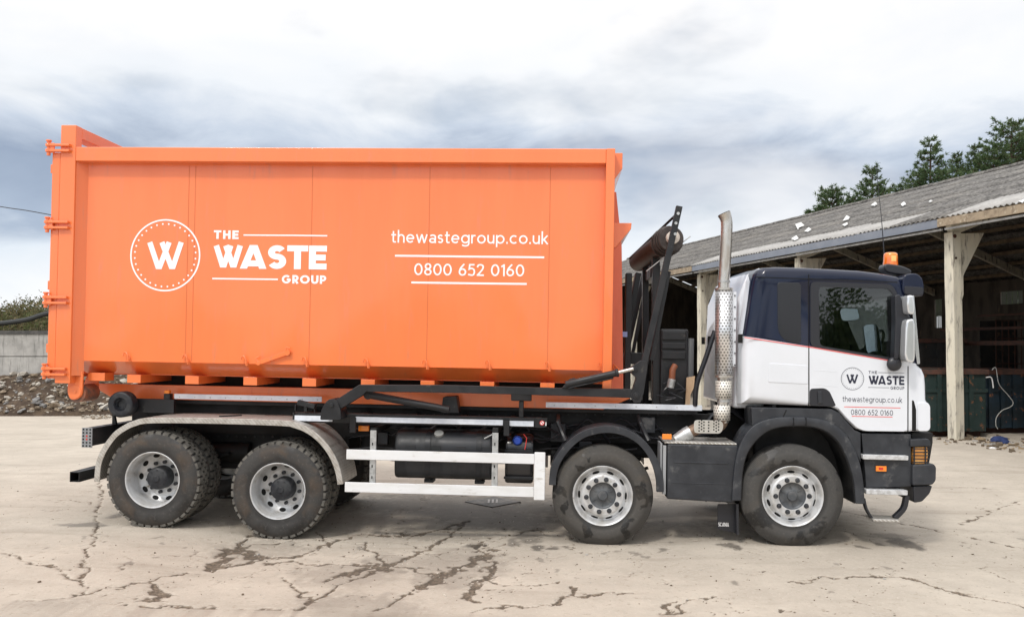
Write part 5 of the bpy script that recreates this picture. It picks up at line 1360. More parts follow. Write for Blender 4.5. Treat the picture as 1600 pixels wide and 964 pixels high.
# doors: lower white skin and upper navy frame as strips round the window
door_low = [(1264.6, 542), (1398.7, 564.6), (1417.8, 572), (1417.6, 671), (1413, 674), (1352, 673.2), (1340, 669), (1324, 654), (1307.5, 635.2), (1265.2, 633.4)]
doors = panel('door', door_low, YC - .001, .006, MT['white'], r=.03)
win_px = [(1278, 447), (1391, 450.5), (1399.5, 468), (1397.5, 561), (1279.5, 541)]
for i, dr_ in enumerate(doors):
    s = bool(i); yy = YC - .001
    rimo = round_poly(QL([(1266, 440), (1394, 444), (1405, 466), (1403, 564.2), (1266, 541)], yy), .06, 4); rimi = round_poly(QL([(1279, 448), (1390.5, 451.5), (1398.5, 468.5), (1396.7, 559.5), (1280.5, 540)], yy), .05, 4)
    n = len(rimo); fr = MB(); vs = [(x, yy - .006, z) for x, z in rimo] + [(x, yy - .006, z) for x, z in rimi] + [(x, yy + .014, z) for x, z in rimo] + [(x, yy + .014, z) for x, z in rimi]
    fs = []
    for j in range(n):
        k = (j + 1) % n; fs += [(j, k, n + k, n + j), (n + j, n + k, 3 * n + k, 3 * n + j), (2 * n + j, 2 * n + k, k, j), (3 * n + j, 3 * n + k, 2 * n + k, 2 * n + j)]
    fr.add(vs, fs).build('window_frame', MT['trim'], dr_, mirror=s)
    MB().prism(round_poly(QL([(1278, 447), (1391, 450.5), (1399.5, 468), (1397.5, 561), (1279.5, 541)], yy), .05, 4), yy + .002, yy + .006).build('window_glass', MT['glass'], dr_, mirror=s)
    MB().prism(round_poly(QL([(1265, 607), (1288, 606), (1296, 611), (1306, 633.5), (1302, 635), (1265, 634)], yy), .03, 3), yy - .008, yy + .004).build('handle_recess', MT['trim'], dr_, mirror=s, bevel=.004)
    MB().bar(Q(1280, 611, yy), Q(1281, 630, yy), .045, yy - .022, yy - .008).build('handle', MT['plastic'], dr_, mirror=s, bevel=.008)
    MB().bar(Q(1270, 578, yy), Q(1308, 581, yy), .006, yy - .0075, yy - .005).bar(Q(1270, 600, yy), Q(1308, 604, yy), .006, yy - .0075, yy - .005).build('swage_line', MT['white'], dr_, mirror=s, bevel=.002)
for s in (False, True):
    MB().bar(Q(1163, 527, YC), Q(1263.6, 542, YC), .008, YC - .004, YC + .004).bar(Q(1263.8, 542, YC), Q(1398.7, 564.8, YC), .008, YC - .010, YC + .0).build('red_coach_line', MT['red_line'], TR, mirror=s)
    MB().bar(Q(1263.6, 429, YC), Q(1263.8, 634, YC), .010, YC - .002, YC + .004).bar(Q(1418.8, 572, YC), Q(1418.6, 675, YC), .010, YC - .002, YC + .004).bar(Q(1180, 433, YC), Q(1402, 441, YC), .008, YC - .003, YC + .004).build('panel_gap', MT['hole'], TR, mirror=s)
panel('quarter_panel', [(1214.5, 444), (1218, 441), (1248, 441.5), (1251.5, 446), (1251.5, 533), (1248, 537), (1226, 532), (1218, 522), (1215, 510)], YC - .001, .004, pbr('smoked_panel', (.012, .013, .017), rough=.3, coat=.2), r=.05)
panel('side_pressing', [(1202, 567), (1262.5, 571), (1262.5, 600), (1200, 597)], YC - .001, .004, MT['white'], r=.02, bevel=.004)
panel('cab_vent', [(1153.5, 522), (1160, 522), (1160, 536), (1153.5, 536)], .10, .01, MT['hole'], r=.004, mirror=True)
x, z = Q(1104, 532, .9); MB().box(x - .004, x + .03, .80, .815, z - .05, z + .05).build('cab_vent', MT['hole'], TR)
# rear wall stiffeners
rw = MB(); xw0 = Q(1158, 560, .4)[0]
MB().prism([Q(1128, 632, .9), Q(1136, 470, .9), Q(1150, 436, .9), Q(1170, 425, .9), Q(1175, 632, .9)], .30, W2 - .30).build('rear_fairing', MT['white'], TR, bevel=.035, seg=3, smooth=25)
# front corner: dark slot and wraparound panel, windscreen
panel('corner_slot', [(1425, 625), (1428, 626), (1431.5, 640), (1431.5, 673), (1425, 673)], YC - .001, .003, MT['hole'], r=.006)
panel('corner_panel', [(1433.5, 628), (1449, 628.5), (1453, 634), (1453.3, 669), (1449.5, 673.5), (1433.5, 673.5)], YC - .001, .012, MT['white'], r=.03, bevel=.008)
wg = MB(); vs = []
for y in np.linspace(.12, W2 - .12, 9):
    bow = .05 * (1 - ((y - W2 / 2) / (W2 / 2 - .12)) ** 2)
    for (x, z) in (ws_t, ws_b): vs.append((x + bow - .005, y, z))
wg.add(vs, [(2 * i, 2 * i + 1, 2 * i + 3, 2 * i + 2) for i in range(8)]); wg.build('windscreen', MT['glass'], TR)
for y0 in (.5, 1.4): MB().tube([(ws_b[0] + .03, y0, ws_b[1] - .02), (ws_b[0] + .045, y0 + .35, ws_b[1] + .10), (ws_b[0] + .03, y0 + .62, ws_b[1] + .28)], .010, 6).build('wiper', MT['trim'], TR)
# inside the cab
x0, z0 = Q(1215, 640, .5); xF = Q(1420, 590, .5)[0]
MB().box(x0 - .2, xF, .10, W2 - .10, z0 - .02, z0 + .03).build('cab_floor', MT['interior'], TR)
MB().box(Q(1195, 500, .5)[0], Q(1200, 500, .5)[0], .12, W2 - .12, z0, Q(1215, 428, .5)[1]).build('bulkhead', MT['interior'], TR)
MB().prism([Q(1372, 610, .03), Q(1362, 556, .03), Q(1378, 548, .03), Q(1418, 566, .03), Q(1424, 580, .03), Q(1424, 640, .03), Q(1372, 640, .03)], .14, W2 - .14).build('dashboard', MT['interior'], TR, bevel=.02)
for y in (.35, 1.55):
    a = Q(1240, 615, .6)[0]; zz = z0 + .03
    MB().box(a, a + .48, y, y + .52, zz + .25, zz + .42).prism([(a - .06, zz + .42), (a + .10, zz + .42), (a - .04, zz + 1.12), (a - .16, zz + 1.10)], y + .02, y + .50).prism([(a - .15, zz + 1.13), (a - .04, zz + 1.14), (a - .07, zz + 1.34), (a - .17, zz + 1.33)], y + .13, y + .39).box(a + .05, a + .40, y + .08, y + .44, zz, zz + .25).build('seat', MT['seat'], TR, bevel=.03)
a, b = Q(1362, 545, .62); sw = MB(); rr = .22; pts = [Vector((a + .10 * math.sin(t), .62 + rr * math.cos(t), b + rr * .92 * math.sin(t))) for t in np.linspace(0, 2 * math.pi, 28)]
sw.tube(pts, .016, 8).tube([(a, .62, b), (a + .25, .62, b - .25)], .03, 8).tube([pts[0], (a, .62, b), pts[13]], .014, 6); sw.build('steering_wheel', MT['trim'], TR)
# two added mirrors that stand in for pale shapes in the window, tipped skyward
def add_sky_mirror(px, py, w, h, yy, tip, turn):
    x, z = Q(px, py, yy); o = MB().prism(round_poly([(-w, -h), (w, -h), (w, h), (-w, h)], min(w, h) * .7, 5), -.012, .012).build('added_sky_mirror', MT['sky_mirror'], TR, bevel=.005)
    o.location = (x, yy, z); o.rotation_euler = (R(tip), R(-6), R(turn))
add_sky_mirror(1363, 530, .080, .165, .30, -9, -4); add_sky_mirror(1327, 491, .10, .075, .40, -12, 3)
# roof: visor, beacon on its plinth, aerial
vx = [(1411, 437), (1414, 430), (1424, 427.5), (1434, 428.5), (1441, 436), (1443.5, 446), (1443, 460), (1436, 463), (1414, 460), (1410, 450)]
MB().prism([tuple(p) for p in catmull(QL(vx, .02), 3, True)], .015, W2 - .015).build('sun_visor', MT['navy'], TR, bevel=.015, seg=3)
panel('visor_end', [(1413, 447), (1443, 449), (1442.5, 460), (1435, 462), (1413, 459)], .014, .006, MT['trim'], r=.02)
by = .42
def bq(px, py): x, z = Q(px, py, by); return x, z
pl2 = catmull([bq(*p) for p in ((1377, 421), (1379, 414), (1390, 414), (1405, 417), (1417, 422), (1419.5, 427), (1412, 431), (1385, 428))], 4, True)
MB().prism([tuple(p) for p in pl2], by - .09, by + .09).build('beacon_plinth', MT['trim'], TR, bevel=.02, seg=3)
a, b = bq(1391, 415), bq(1392, 395)
MT['beacon'] = pbr('amber_beacon_lens', (.70, .13, .008), (.85, .24, .02), ns=7, rough=.15, coat=.8)
be = MB(); cx = (a[0] + b[0]) / 2; h = b[1] - a[1]
be.lathe([(.0, 0), (.078, 0), (.078, .02), (.074, .04), (.072, h * .8), (.066, h * .93), (.05, h), (0, h * 1.01)], (0, 0), 28)
o = be.build('beacon', MT['beacon'], TR, smooth=50); o.location = (cx, by, a[1]); o.rotation_euler = (R(90), 0, 0)
core = MB().box(cx - .02, cx + .03, by - .075, by - .071, a[1] + .04, a[1] + .10)
core.build('beacon_reflector', pbr('pale_amber', (.95, .55, .18), rough=.3), TR, bevel=.01)
p, q = T(1383.5, 424, 1.2), T(1368.5, 259, 1.2); MB().tube([p, p.lerp(q, .5) + Vector((.01, 0, 0)), q], [.009, .004, .003], 6).build('aerial', MT['trim'], TR)
# mirrors on the near and far door
ym = -.10
def mirror_set(s):
    MB().prism(round_poly(QL([(1396, 462), (1404, 460), (1408, 472), (1409, 490), (1420, 494), (1421, 500), (1410, 505), (1405, 530), (1402, 560), (1395, 562), (1397, 500)], ym + .06), .02), ym + .02, ym + .14).build('mirror_arm', MT['trim'], TR, mirror=s, bevel=.012)
    h = MB().prism(round_poly(QL([(1411, 500), (1421, 498), (1424, 505), (1424, 560), (1421, 567), (1411, 565), (1408, 555), (1409, 512)], ym), .03), ym - .10, ym + .12).build('mirror_housing', MT['mirror_face'], TR, mirror=s, bevel=.02, seg=3)
    MB().prism(round_poly(QL([(1412, 462), (1421, 462), (1423, 470), (1423, 492), (1413, 491), (1411, 475)], ym), .03), ym - .10, ym + .12).build('wide_angle_mirror', MT['mirror_face'], TR, mirror=s, bevel=.02, seg=3)
    MB().prism(round_poly(QL([(1424.5, 462), (1427, 462), (1436.5, 568), (1433, 569), (1427, 540)], ym + .05), .01), ym + .03, ym + .05).build('wind_deflector', MT['mirror_face'], TR, mirror=s, bevel=.003)
    MB().lathe([(0, -.03), (.04, -.028), (.07, -.012), (.075, .01), (.06, .035), (0, .04)], Q(1401, 569, ym), 24, y=ym + .06).build('kerb_mirror', MT['trim'], TR, mirror=s, smooth=50)
    MB().box(*sorted((Q(1397, 560, .0)[0], Q(1405, 560, .0)[0])), ym + .10, .035, Q(1400, 566, .0)[1], Q(1400, 560, .0)[1]).box(*sorted((Q(1397, 465, .0)[0], Q(1405, 465, .0)[0])), ym + .10, .035, Q(1400, 470, .0)[1], Q(1400, 464, .0)[1]).build('mirror_bracket', MT['trim'], TR, mirror=s)
mirror_set(False); mirror_set(True)

# ---- front mudguard, body filler, steps, bumper
outp = QL([(1143.5, 782), (1146, 745), (1150, 715), (1158, 691), (1170, 672), (1186, 660), (1210, 653), (1235, 651.5), (1264, 652.5), (1288, 656.5), (1306, 665), (1322, 679), (1335, 700), (1344, 725), (1349, 752), (1351.5, 787)], .0)
inp = QL([(1158, 782), (1160, 742), (1165, 716), (1174, 698), (1188, 682), (1203, 672), (1220, 667), (1240, 665.5), (1262, 666), (1281, 669.5), (1297, 678), (1311, 692), (1322, 712), (1330, 735), (1335, 757), (1337.5, 787)], .0)
oa, ia = [tuple(p) for p in catmull(outp, 4)], [tuple(p) for p in catmull(inp, 4)]
n = len(oa)
for s in (False, True):
    mb = MB(); vs = [(x, .0, z) for x, z in oa] + [(x, -.012, z) for x, z in [(.5 * (a[0] + b[0]), .5 * (a[1] + b[1])) for a, b in zip(oa, ia)]] + [(x, .004, z) for x, z in ia] + [(x, .40, z) for x, z in ia] + [(x, .40, z) for x, z in oa]
    fs = []
    for r in range(5):
        for j in range(n - 1): fs.append((r * n + j, r * n + j + 1, ((r + 1) % 5) * n + j + 1, ((r + 1) % 5) * n + j))
    fs += [tuple(r * n for r in range(5)), tuple(r * n + n - 1 for r in range(4, -1, -1))]
    mg = mb.add(vs, fs).build('front_mudguard', MT['plastic'], TR, mirror=s, bevel=.008, smooth=50)
    for px in (1239.5, 1259): MB().bar(Q(px, 652, 0), Q(px + .3, 667, 0), .006, -.016, .0).build('guard_seam', MT['hole'], mg, mirror=s)
    fill = [Q(1174, 636.5, .02), Q(1300, 639, .02), Q(1312, 645, .02), Q(1336, 672, .02), Q(1346, 676, .02), Q(1346, 724, .02), Q(1326, 684, .02), Q(1306, 667, .02), Q(1286, 658, .02), Q(1240, 653, .02), Q(1208, 654.5, .02), Q(1186, 661, .02), Q(1176, 666, .02)]
    MB().prism(fill, .035, .40).build('arch_filler', MT['plastic'], TR, mirror=s, bevel=.01)
    MB().bar(Q(1229, 640, .03), Q(1222, 655, .03), .008, .030, .04).build('filler_gap', MT['hole'], TR, mirror=s)
    MB().box(*sorted((Q(1178, 700, .4)[0], Q(1330, 700, .4)[0])), .42, .70, wx[3][1] - .05, Q(1240, 655, .4)[1]).build('engine_side', MT['chassis'], TR, mirror=s, bevel=.03)
    # inner arch lining
    rb_ = [(x, z + .0) for x, z in ia]; MB().ribbon(rb_, .008, .02, .42).build('arch_liner', MT['chassis'], TR, mirror=s)
    # step well
    MB().prism(QL([(1346, 677), (1424, 678), (1424, 760), (1353, 762), (1352, 740)], .05), .05, .55).build('step_panel', MT['plastic'], TR, mirror=s, bevel=.008)
    for (a, b, c_, d_) in ((1348, 710, 1419, 719), (1353.5, 764, 1418, 773.5)):
        p, q = Q(a, b, -.0), Q(c_, d_, -.0); MB().prism(round_poly([(p[0], p[1]), (q[0], p[1]), (q[0], q[1]), (p[0], q[1])], .012), -.01, .25).build('step', pbr('step_aluminium', (.62, .63, .64), (.45, .45, .45), ns=20, rough=.45, metal=.3), TR, mirror=s, bevel=.006)
    a, b = Q(1368.5, 727.5, .04), Q(1385, 736.5, .04); MB().box(a[0], b[0], .03, .05, b[1], a[1]).build('side_marker', MT['amber'], TR, mirror=s, bevel=.006)
    a, b = Q(1373, 730, .03), Q(1380, 734, .03); MB().box(a[0], b[0], .0285, .0295, b[1], a[1]).build('marker_reflector', MT['red_lens'], TR, mirror=s)
    p, q = Q(1364, 811, -.02), Q(1406, 816, -.02)
    MB().prism(round_poly([(p[0], p[1] + .005), (q[0], p[1] + .005), (q[0], p[1] - .02), (p[0], p[1] - .02)], .01), -.03, .20).build('low_step', MT['tread'], TR, mirror=s, bevel=.006)
    pa = [(*Q(1352, 778, .03),), (*Q(1356, 795, .03),), (*Q(1367, 813, .03),)]; pb = [(*Q(1421, 775, .03),), (*Q(1416, 796, .03),), (*Q(1401, 812, .03),)]
    MB().ribbon([tuple(v) for v in catmull(pa, 4)], .02, .02, .09).build('step_hanger', MT['trim'], TR, mirror=s, bevel=.004); MB().ribbon([tuple(v) for v in catmull(pb, 4)], .045, .02, .09).build('step_hanger', MT['trim'], TR, mirror=s, bevel=.004)
    # mud flap behind the front wheel
    f = [Q(1122, 786, .10), Q(1152, 786, .10), Q(1155, 800, .10), Q(1153.5, 834, .10), Q(1121.5, 826, .10)]
    MB().prism([(a, b) for a, b in QL([(1149, 786), (1153, 786), (1153.5, 834), (1150, 834)], .10)], .06, .52).build('mud_flap', MT['trim'], TR, mirror=s, bevel=.002)
    MB().prism(round_poly(QL([(1121, 787), (1150, 787), (1152, 833), (1121, 826)], .16), .015), .155, .165).build('mud_flap', MT['trim'], TR, mirror=s, bevel=.002)
    # lamp cluster and bumper end
    lp = QL([(1427, 698), (1449, 698), (1450, 712), (1448, 725), (1427, 725)], .05)
    la = MB().prism(round_poly(lp, .015), .045, .40).build('corner_lamp', pbr('indicator_lens', (.85, .33, .05), (.9, .5, .15), ns=30, rough=.15, coat=.6, stretch=(.2, 1, 1)), TR, mirror=s, bevel=.01)
    gr = MB()
    for k in range(5): py = 701 + k * 5.2; gr.bar(Q(1426, py, .035), Q(1451, py, .035), .010, .03, .042)
    for px in (1428.5, 1446): gr.bar(Q(px, 698, .035), Q(px, 727, .035), .012, .03, .042)
    gr.build('lamp_guard', MT['trim'], la, mirror=s)
MB().prism(round_poly(QL([(1422, 686), (1450, 685), (1454, 690), (1454, 697), (1422, 698)], .03), .015), .02, W2 - .02).build('bumper_top', MT['plastic'], TR, bevel=.015)
MB().prism(round_poly(QL([(1425, 726), (1458, 724), (1462, 729), (1461.5, 750), (1456, 757), (1425, 758)], .02), .02), .0, W2 - .0).build('bumper', MT['plastic'], TR, bevel=.03, seg=3)
MB().prism(round_poly(QL([(1426, 759), (1456, 758), (1452, 770), (1440, 783), (1427, 785)], .05), .02), .03, W2 - .03).build('front_valance', MT['trim'], TR, bevel=.02)
MB().prism(QL([(1420, 675), (1452, 675), (1452, 690), (1440, 760), (1424, 760)], .2), .12, W2 - .12).build('front_carrier', MT['chassis'], TR)

# ---- bolt rows, cable runs and small boxes on the frame
bl = MB()
for px in range(230, 1090, 14):
    for py in (648, 682):
        x, z = Q(px, py, .85); bl.cyl((x, .85, z), (x, .838, z), .012, n=8)
bl.build('frame_bolts', MT['black'], TR, smooth=0)
rs = random.Random(12)
for k in range(5):
    z0_ = rs.uniform(664, 700); pts = []
    for px in range(545, 1040, 45): q = Q(px, z0_ + rs.uniform(-5, 7), .80); pts.append((q[0], .80 + rs.uniform(-.03, .02), q[1]))
    MB().tube(catmull(pts, 4), rs.uniform(.006, .012), 6).build('cable_run', MT['trim'] if k % 2 else MT['plastic'], TR)
for (a, b, c_, d_) in ((860, 662, 884, 690), (905, 690, 925, 712), (1000, 652, 1024, 676), (590, 676, 606, 694)):
    p, q = Q(a, d_, .76), Q(c_, b, .76); MB().box(p[0], q[0], .76, .84, p[1], q[1]).build('valve_box', MT['plastic'], TR, bevel=.008)
for px in range(280, 500, 24): x, z = Q(px, 620 + (px - 273) * .02, .48); MB().cyl((x, .488, z), (x, .484, z), .007, n=8).build('strip_rivet', MT['galv'], TR)
for px in range(866, 1090, 32): x, z = Q(px, 633 + (px - 853) * .016, .43); MB().cyl((x, .438, z), (x, .434, z), .007, n=8).build('strip_rivet', MT['galv'], TR)

# ------------------------------------------------------------------ the orange container riding on the lorry
CO = (-2.0, 1.25, 1.60)
CN = empty('roll_on_container', M_T @ Matrix.Translation(CO))
tag(CN, 'large orange steel waste container with white lettering, riding on the white lorry', 'container')
OR = MT['orange']
def cb(mb, name, mt_=OR, parent=CN, **kw): return mb.build(name, mt_, parent, off=CO, **kw)


xL0, xL1 = -5.09, -4.915           # rear post
xR0, xR1 = .935, 1.03              # front post
ZT, ZRB, ZCR, ZB = 4.232, 4.075, 1.866, 1.742
ZBL = Q(500, 589.5, .40)[1]
RC_ = .15                          # how far the side sheets sit behind the posts
rear_top, rear_bot = 4.475, 1.615
def surf(x, z):
    f = (x - xL1) / (xR0 - xL1); bay = math.sin(math.pi * ((f * 4.72) % 1)); up = math.sin(math.pi * (z - ZCR) / (ZRB - ZCR))
    return RC_ - .035 + .008 * bay * up + .006 * float(vnoise(np.array([x * 1.3 + 30]), np.array([z * 1.3]), 7)[0]) + .003 * float(vnoise(np.array([x * 3.1 + 30]), np.array([z * 3.1]), 9)[0])


for s in (False, True):
    k = dict(mirror=s)
    # side: flat sheet, turned-in lower edge, top rail
    pr = [(xL1 + .004, ZRB + .02), (xR0 + .02, ZRB + .02), (xR0 + .02, ZCR), (xL1 + .004, ZCR)]
    NS = 40; mb = MB(); xs = np.linspace(xL1 - .05, xR0 + .03, 5 * 24 + 1); zs = np.linspace(ZCR, ZRB + .02, 22); vs = []
    rs = np.random.RandomState(4 + s)
    for z in zs:
        for x in xs:
            vs.append((x, surf(x, z), z))
    nx = len(xs); mb.add(vs, [(j * nx + i, j * nx + i + 1, (j + 1) * nx + i + 1, (j + 1) * nx + i) for j in range(len(zs) - 1) for i in range(nx - 1)])
    side_o = cb(mb, 'side_panel', smooth=60, **k)
    cb(MB().prism([(xL1 - .05, ZCR + .001), (xR0 + .03, ZCR + .001), (xR0 + .03, ZBL), (xL1 - .05, ZBL)], .42, .43).add([(xL1 - .05, RC_ - .035, ZCR), (xR0 + .03, RC_ - .035, ZCR), (xR0 + .03, .40, ZBL), (xL1 - .05, .40, ZBL)], [(0, 1, 2, 3)]), 'lower_panel', smooth=0, **k)
    cb(MB().box(xL1 - .0, xR0 + .0, .0, .13, ZRB, ZT), 'top_rail', bevel=.008, **k)
    cb(MB().box(xR0, xR1, -.004, .12, 1.62, ZT + .003), 'front_post', bevel=.008, **k)
    cb(MB().prism([(xL0, rear_bot), (xL1, rear_bot), (xL1, rear_top), (xL0, rear_top)], .0, .12), 'rear_post', bevel=.008, **k)
    cb(MB().add([(xL1 - .01, .012, 1.70), (xL1 - .01, .012, ZT - .05), (xL1 + .085, RC_ - .03, ZT - .05), (xL1 + .085, RC_ - .03, 1.70)], [(0, 1, 2, 3)]), 'post_web', smooth=0, **k)
    # weld seams between the sheets
    for px in (293, 303, 486, 669.5, 858):
        x = Q(px, 400, RC_ - .03)[0]; zs_ = np.linspace(ZCR + .02, ZRB - .02, 24); cb(MB().add([(xx, surf(x, z) - .0012, z) for z in zs_ for xx in (x - .0036, x + .0036)], [(2 * i, 2 * i + 1, 2 * i + 3, 2 * i + 2) for i in range(23)]), 'weld_seam', pbr('seam_orange', (.60, .135, .036), rough=.5) if px == 293 and not s else (bpy.data.materials['seam_orange']), **k)
    # sheet hooks along the lower edge
    for px, py in ((197.5, 555), (290, 559), (381.5, 561), (476, 563), (572, 565), (664, 567), (762, 568), (855, 570), (939, 571.5)):
        x, z = Q(px, py, .10); y = RC_ - .035
        cb(MB().tube([(x + .028, y, z - .05), (x + .028, y - .028, z - .05), (x + .024, y - .034, z + .0), (x + .008, y - .034, z + .034), (x - .02, y - .03, z + .03), (x - .03, y - .03, z - .005)], .0075, 6).box(x + .012, x + .042, y - .006, y + .004, z - .07, z - .03), 'sheet_hook', smooth=60, **k)
    # rope lever
    if not s:
        p, q = Q(404, 567, .09), Q(449, 551, .09); y = RC_ - .04
        cb(MB().bar(p, q, .045, y - .03, y - .018).cyl((q[0], y - .035, q[1]), (q[0], y, q[1]), .032, n=18).cyl((p[0], y - .035, p[1]), (p[0], y, p[1]), .026, n=18).tube([(q[0] - .01, y - .03, q[1] + .02), (q[0] - .005, y - .035, q[1] + .06), (q[0] + .03, y - .03, q[1] + .05)], .009, 6).tube([(p[0], y - .03, p[1]), (p[0] - .03, y - .035, p[1] + .05), (p[0] + .01, y - .03, p[1] + .07)], .009, 6), 'rope_lever', bevel=.003)
    # bearer ends under the floor
    for px in (210.5, 301, 392, 484, 575.5, 668.5, 761.5, 855.5):
        x = Q(px, 592, .22)[0]; cb(MB().box(x - .078, x + .078, .20, 1.24, 1.625, ZBL - .004), 'bearer', bevel=.004, **k)
    # long skid beam
    xa, xb = Q(150, 590, .70)[0], Q(984, 606, .70)[0]; zt_, zb_ = 1.555, 1.405
    cb(MB().prism([(xa, zt_ + .03), (xa + .0, zt_ - .02), (xa + .22, zb_ + .01), (xb - .30, zb_), (xb, zt_ - .02), (xb, zt_ + .03)], .68, .76), 'skid_beam', bevel=.006, **k)
    for px in (393, 640, 735, 915):
        x = Q(px, 610, .68)[0]; cb(MB().box(x - .006, x + .006, .672, .68, zb_ + .01, zt_), 'skid_seam', **k)
    # rear roller in its bracket
    rx, rz = Q(117, 612, .10); br = round_poly([(rx - .085, rz + .10), (rx - .085, rz - .02), (rx - .05, rz - .088), (rx + .03, rz - .088), (rx + .085, rz - .03), (rx + .085, 1.75), (rx - .02, 1.75)], .04, 4)
    cb(MB().prism(br, .10, .125).cyl((rx, .092, rz), (rx, .10, rz), .075, n=32).cyl((rx, .085, rz), (rx, .092, rz), .02, n=14), 'roller_bracket', bevel=.004, **k); cb(MB().prism(br, .42, .44), 'roller_bracket', bevel=.004, **k)
    cb(MB().cyl((rx + .01, .126, rz - .02), (rx + .01, .419, rz - .02), .098, n=32), 'roller', pbr('worn_roller', (.35, .13, .07), (.14, .09, .07), ns=10, rough=.6) if not s else bpy.data.materials['worn_roller'], **k)
    cb(MB().box(rx + .09, Q(150, 590, .2)[0] + .1, .20, .40, 1.64, ZBL + .01), 'rear_outrigger', bevel=.004, **k)
    # door hinges: two straps and a pin
    for py in (231.5, 351.5, 469, 580.5):
        if s and py: pass
        xh0 = Q(73.5 - (py - 231) * .02, py, -.02)[0]; zc = Q(90, py, -.02)[1]
        mb = MB()
        for dz in (.031, -.031): mb.tube([(xh0 + .02, -.030, zc + dz), (xh0 + .24 + .02, -.024, zc + dz)], .0155, 8); mb.lathe([(.0, 0), (.0, 0)], (0, 0), 3)
        mb = MB()
        for dz in (.031, -.031):
            mb.box(xh0 + .025, xh0 + .265, -.045, -.004, zc + dz - .013, zc + dz + .013)
            mb.cyl((xh0 + .02, -.02, zc + dz - .016), (xh0 + .02, -.02, zc + dz + .016), .034, n=18)
        mb.cyl((xh0 + .02, -.02, zc - .085), (xh0 + .02, -.02, zc + .082), .020, n=14).cyl((xh0 + .02, -.02, zc + .070), (xh0 + .02, -.02, zc + .088), .030, n=14).box(xh0 + .02, xh0 + .085, -.03, -.01, zc - .055, zc + .055)
        cb(mb, 'hinge', bevel=.004, **k)
# rear door leaf pair, rear frame top bar with brace, floor, front wall
dx0, dx1 = -5.185, -5.092
for y0, y1 in ((.006, 1.245), (1.255, W2 - .006)):
    d = cb(MB().box(dx0, dx1, y0, y1, 1.665, 4.17), 'rear_door', bevel=.008)
    for z in (2.0, 2.7, 3.4, 4.0): cb(MB().box(dx0 - .05, dx0 - .003, y0 + .05, y1 - .05, z - .05, z + .05), 'door_rib', parent=d, bevel=.006)
    for y in (y0 + .35, y0 + .85): cb(MB().cyl((dx0 - .075, y, 1.7), (dx0 - .075, y, 4.1), .018, n=10), 'lock_rod', MT['galv'], parent=d)
cb(MB().box(xL0 + .02, xL1 - .001, .121, W2 - .121, rear_top - .13, rear_top - .004), 'rear_header', bevel=.006)
cb(MB().box(xL0 + .02, xL1 - .001, .121, W2 - .121, ZT - .12, ZT - .01), 'rear_tie_bar', bevel=.006)
cb(MB().box(xL0, xR1 - .02, .44, W2 - .44, ZBL - .012, ZBL + .02), 'floor')
cb(MB().box(xR0 + .02, xR1 - .03, .121, W2 - .121, ZB, ZT - .1), 'front_wall', bevel=.01)
MB().box(Q(215, 600, .95)[0], Q(960, 600, .95)[0], .95, 1.55, 1.38, ZBL - .015).build('gap_dark_box', MT['chassis'], TR)  # black box added behind the bearers to keep the gaps between them dark
# front top beam stands proud of the wall
fx = Q(972.5, 252, .16)[0]
cb(MB().prism([(xR1 - .02, Q(970, 240, .16)[1]), (fx, Q(970, 240, .16)[1]), (fx, Q(970, 264, .16)[1]), (xR1 - .02, Q(962, 287, .16)[1])], .14, W2 - .14), 'front_beam', bevel=.005)
# pull frame: two uprights with gusseted heads, and the hook bar between them
for s in (False, True):
    y0 = .285
    cb(MB().prism([Q(955, 348.5, y0), Q(987, 348.5, y0), Q(986, 358, y0), Q(962, 387, y0), Q(955, 387, y0)], y0, W2 / 2), 'pull_head', bevel=.006, mirror=s)
    y1 = .30
    cb(MB().prism([Q(956, 300, y1), Q(963, 300, y1), Q(971.5, 385, y1), Q(974, 608, y1), Q(955, 608, y1)], y1, y1 + .12), 'front_stiffener', pbr('pinkish_orange', (.72, .17, .09), (.60, .13, .06), ns=2, rough=.5, stretch=(1, 1, .3)) if not s else bpy.data.materials['pinkish_orange'], bevel=.006, mirror=s)  # stiffeners in a pinker orange than the side sheets
cb(MB().tube([(Q(956, 579, .28)[0], .285, Q(956, 579, .28)[1]), (Q(960, 570, .28)[0], .275, Q(960, 570, .28)[1]), (Q(967, 578, .28)[0], .275, Q(967, 578, .28)[1])], .012, 6), 'side_loop', smooth=60)

# ------------------------------------------------------------------ lettering: a plain geometric alphabet drawn as strokes
def arc(cx, cy, rx, ry, a0, a1, n=18): return [(cx + rx * math.cos(R(a0 + (a1 - a0) * i / n)), cy + ry * math.sin(R(a0 + (a1 - a0) * i / n))) for i in range(n + 1)]
def ring(cx, cy, rx, ry): return arc(cx, cy, rx, ry, 0, 360, 32)[:-1] + ['closed']
def cat2(pts, k=6): return [tuple(p) for p in catmull(pts, k)]


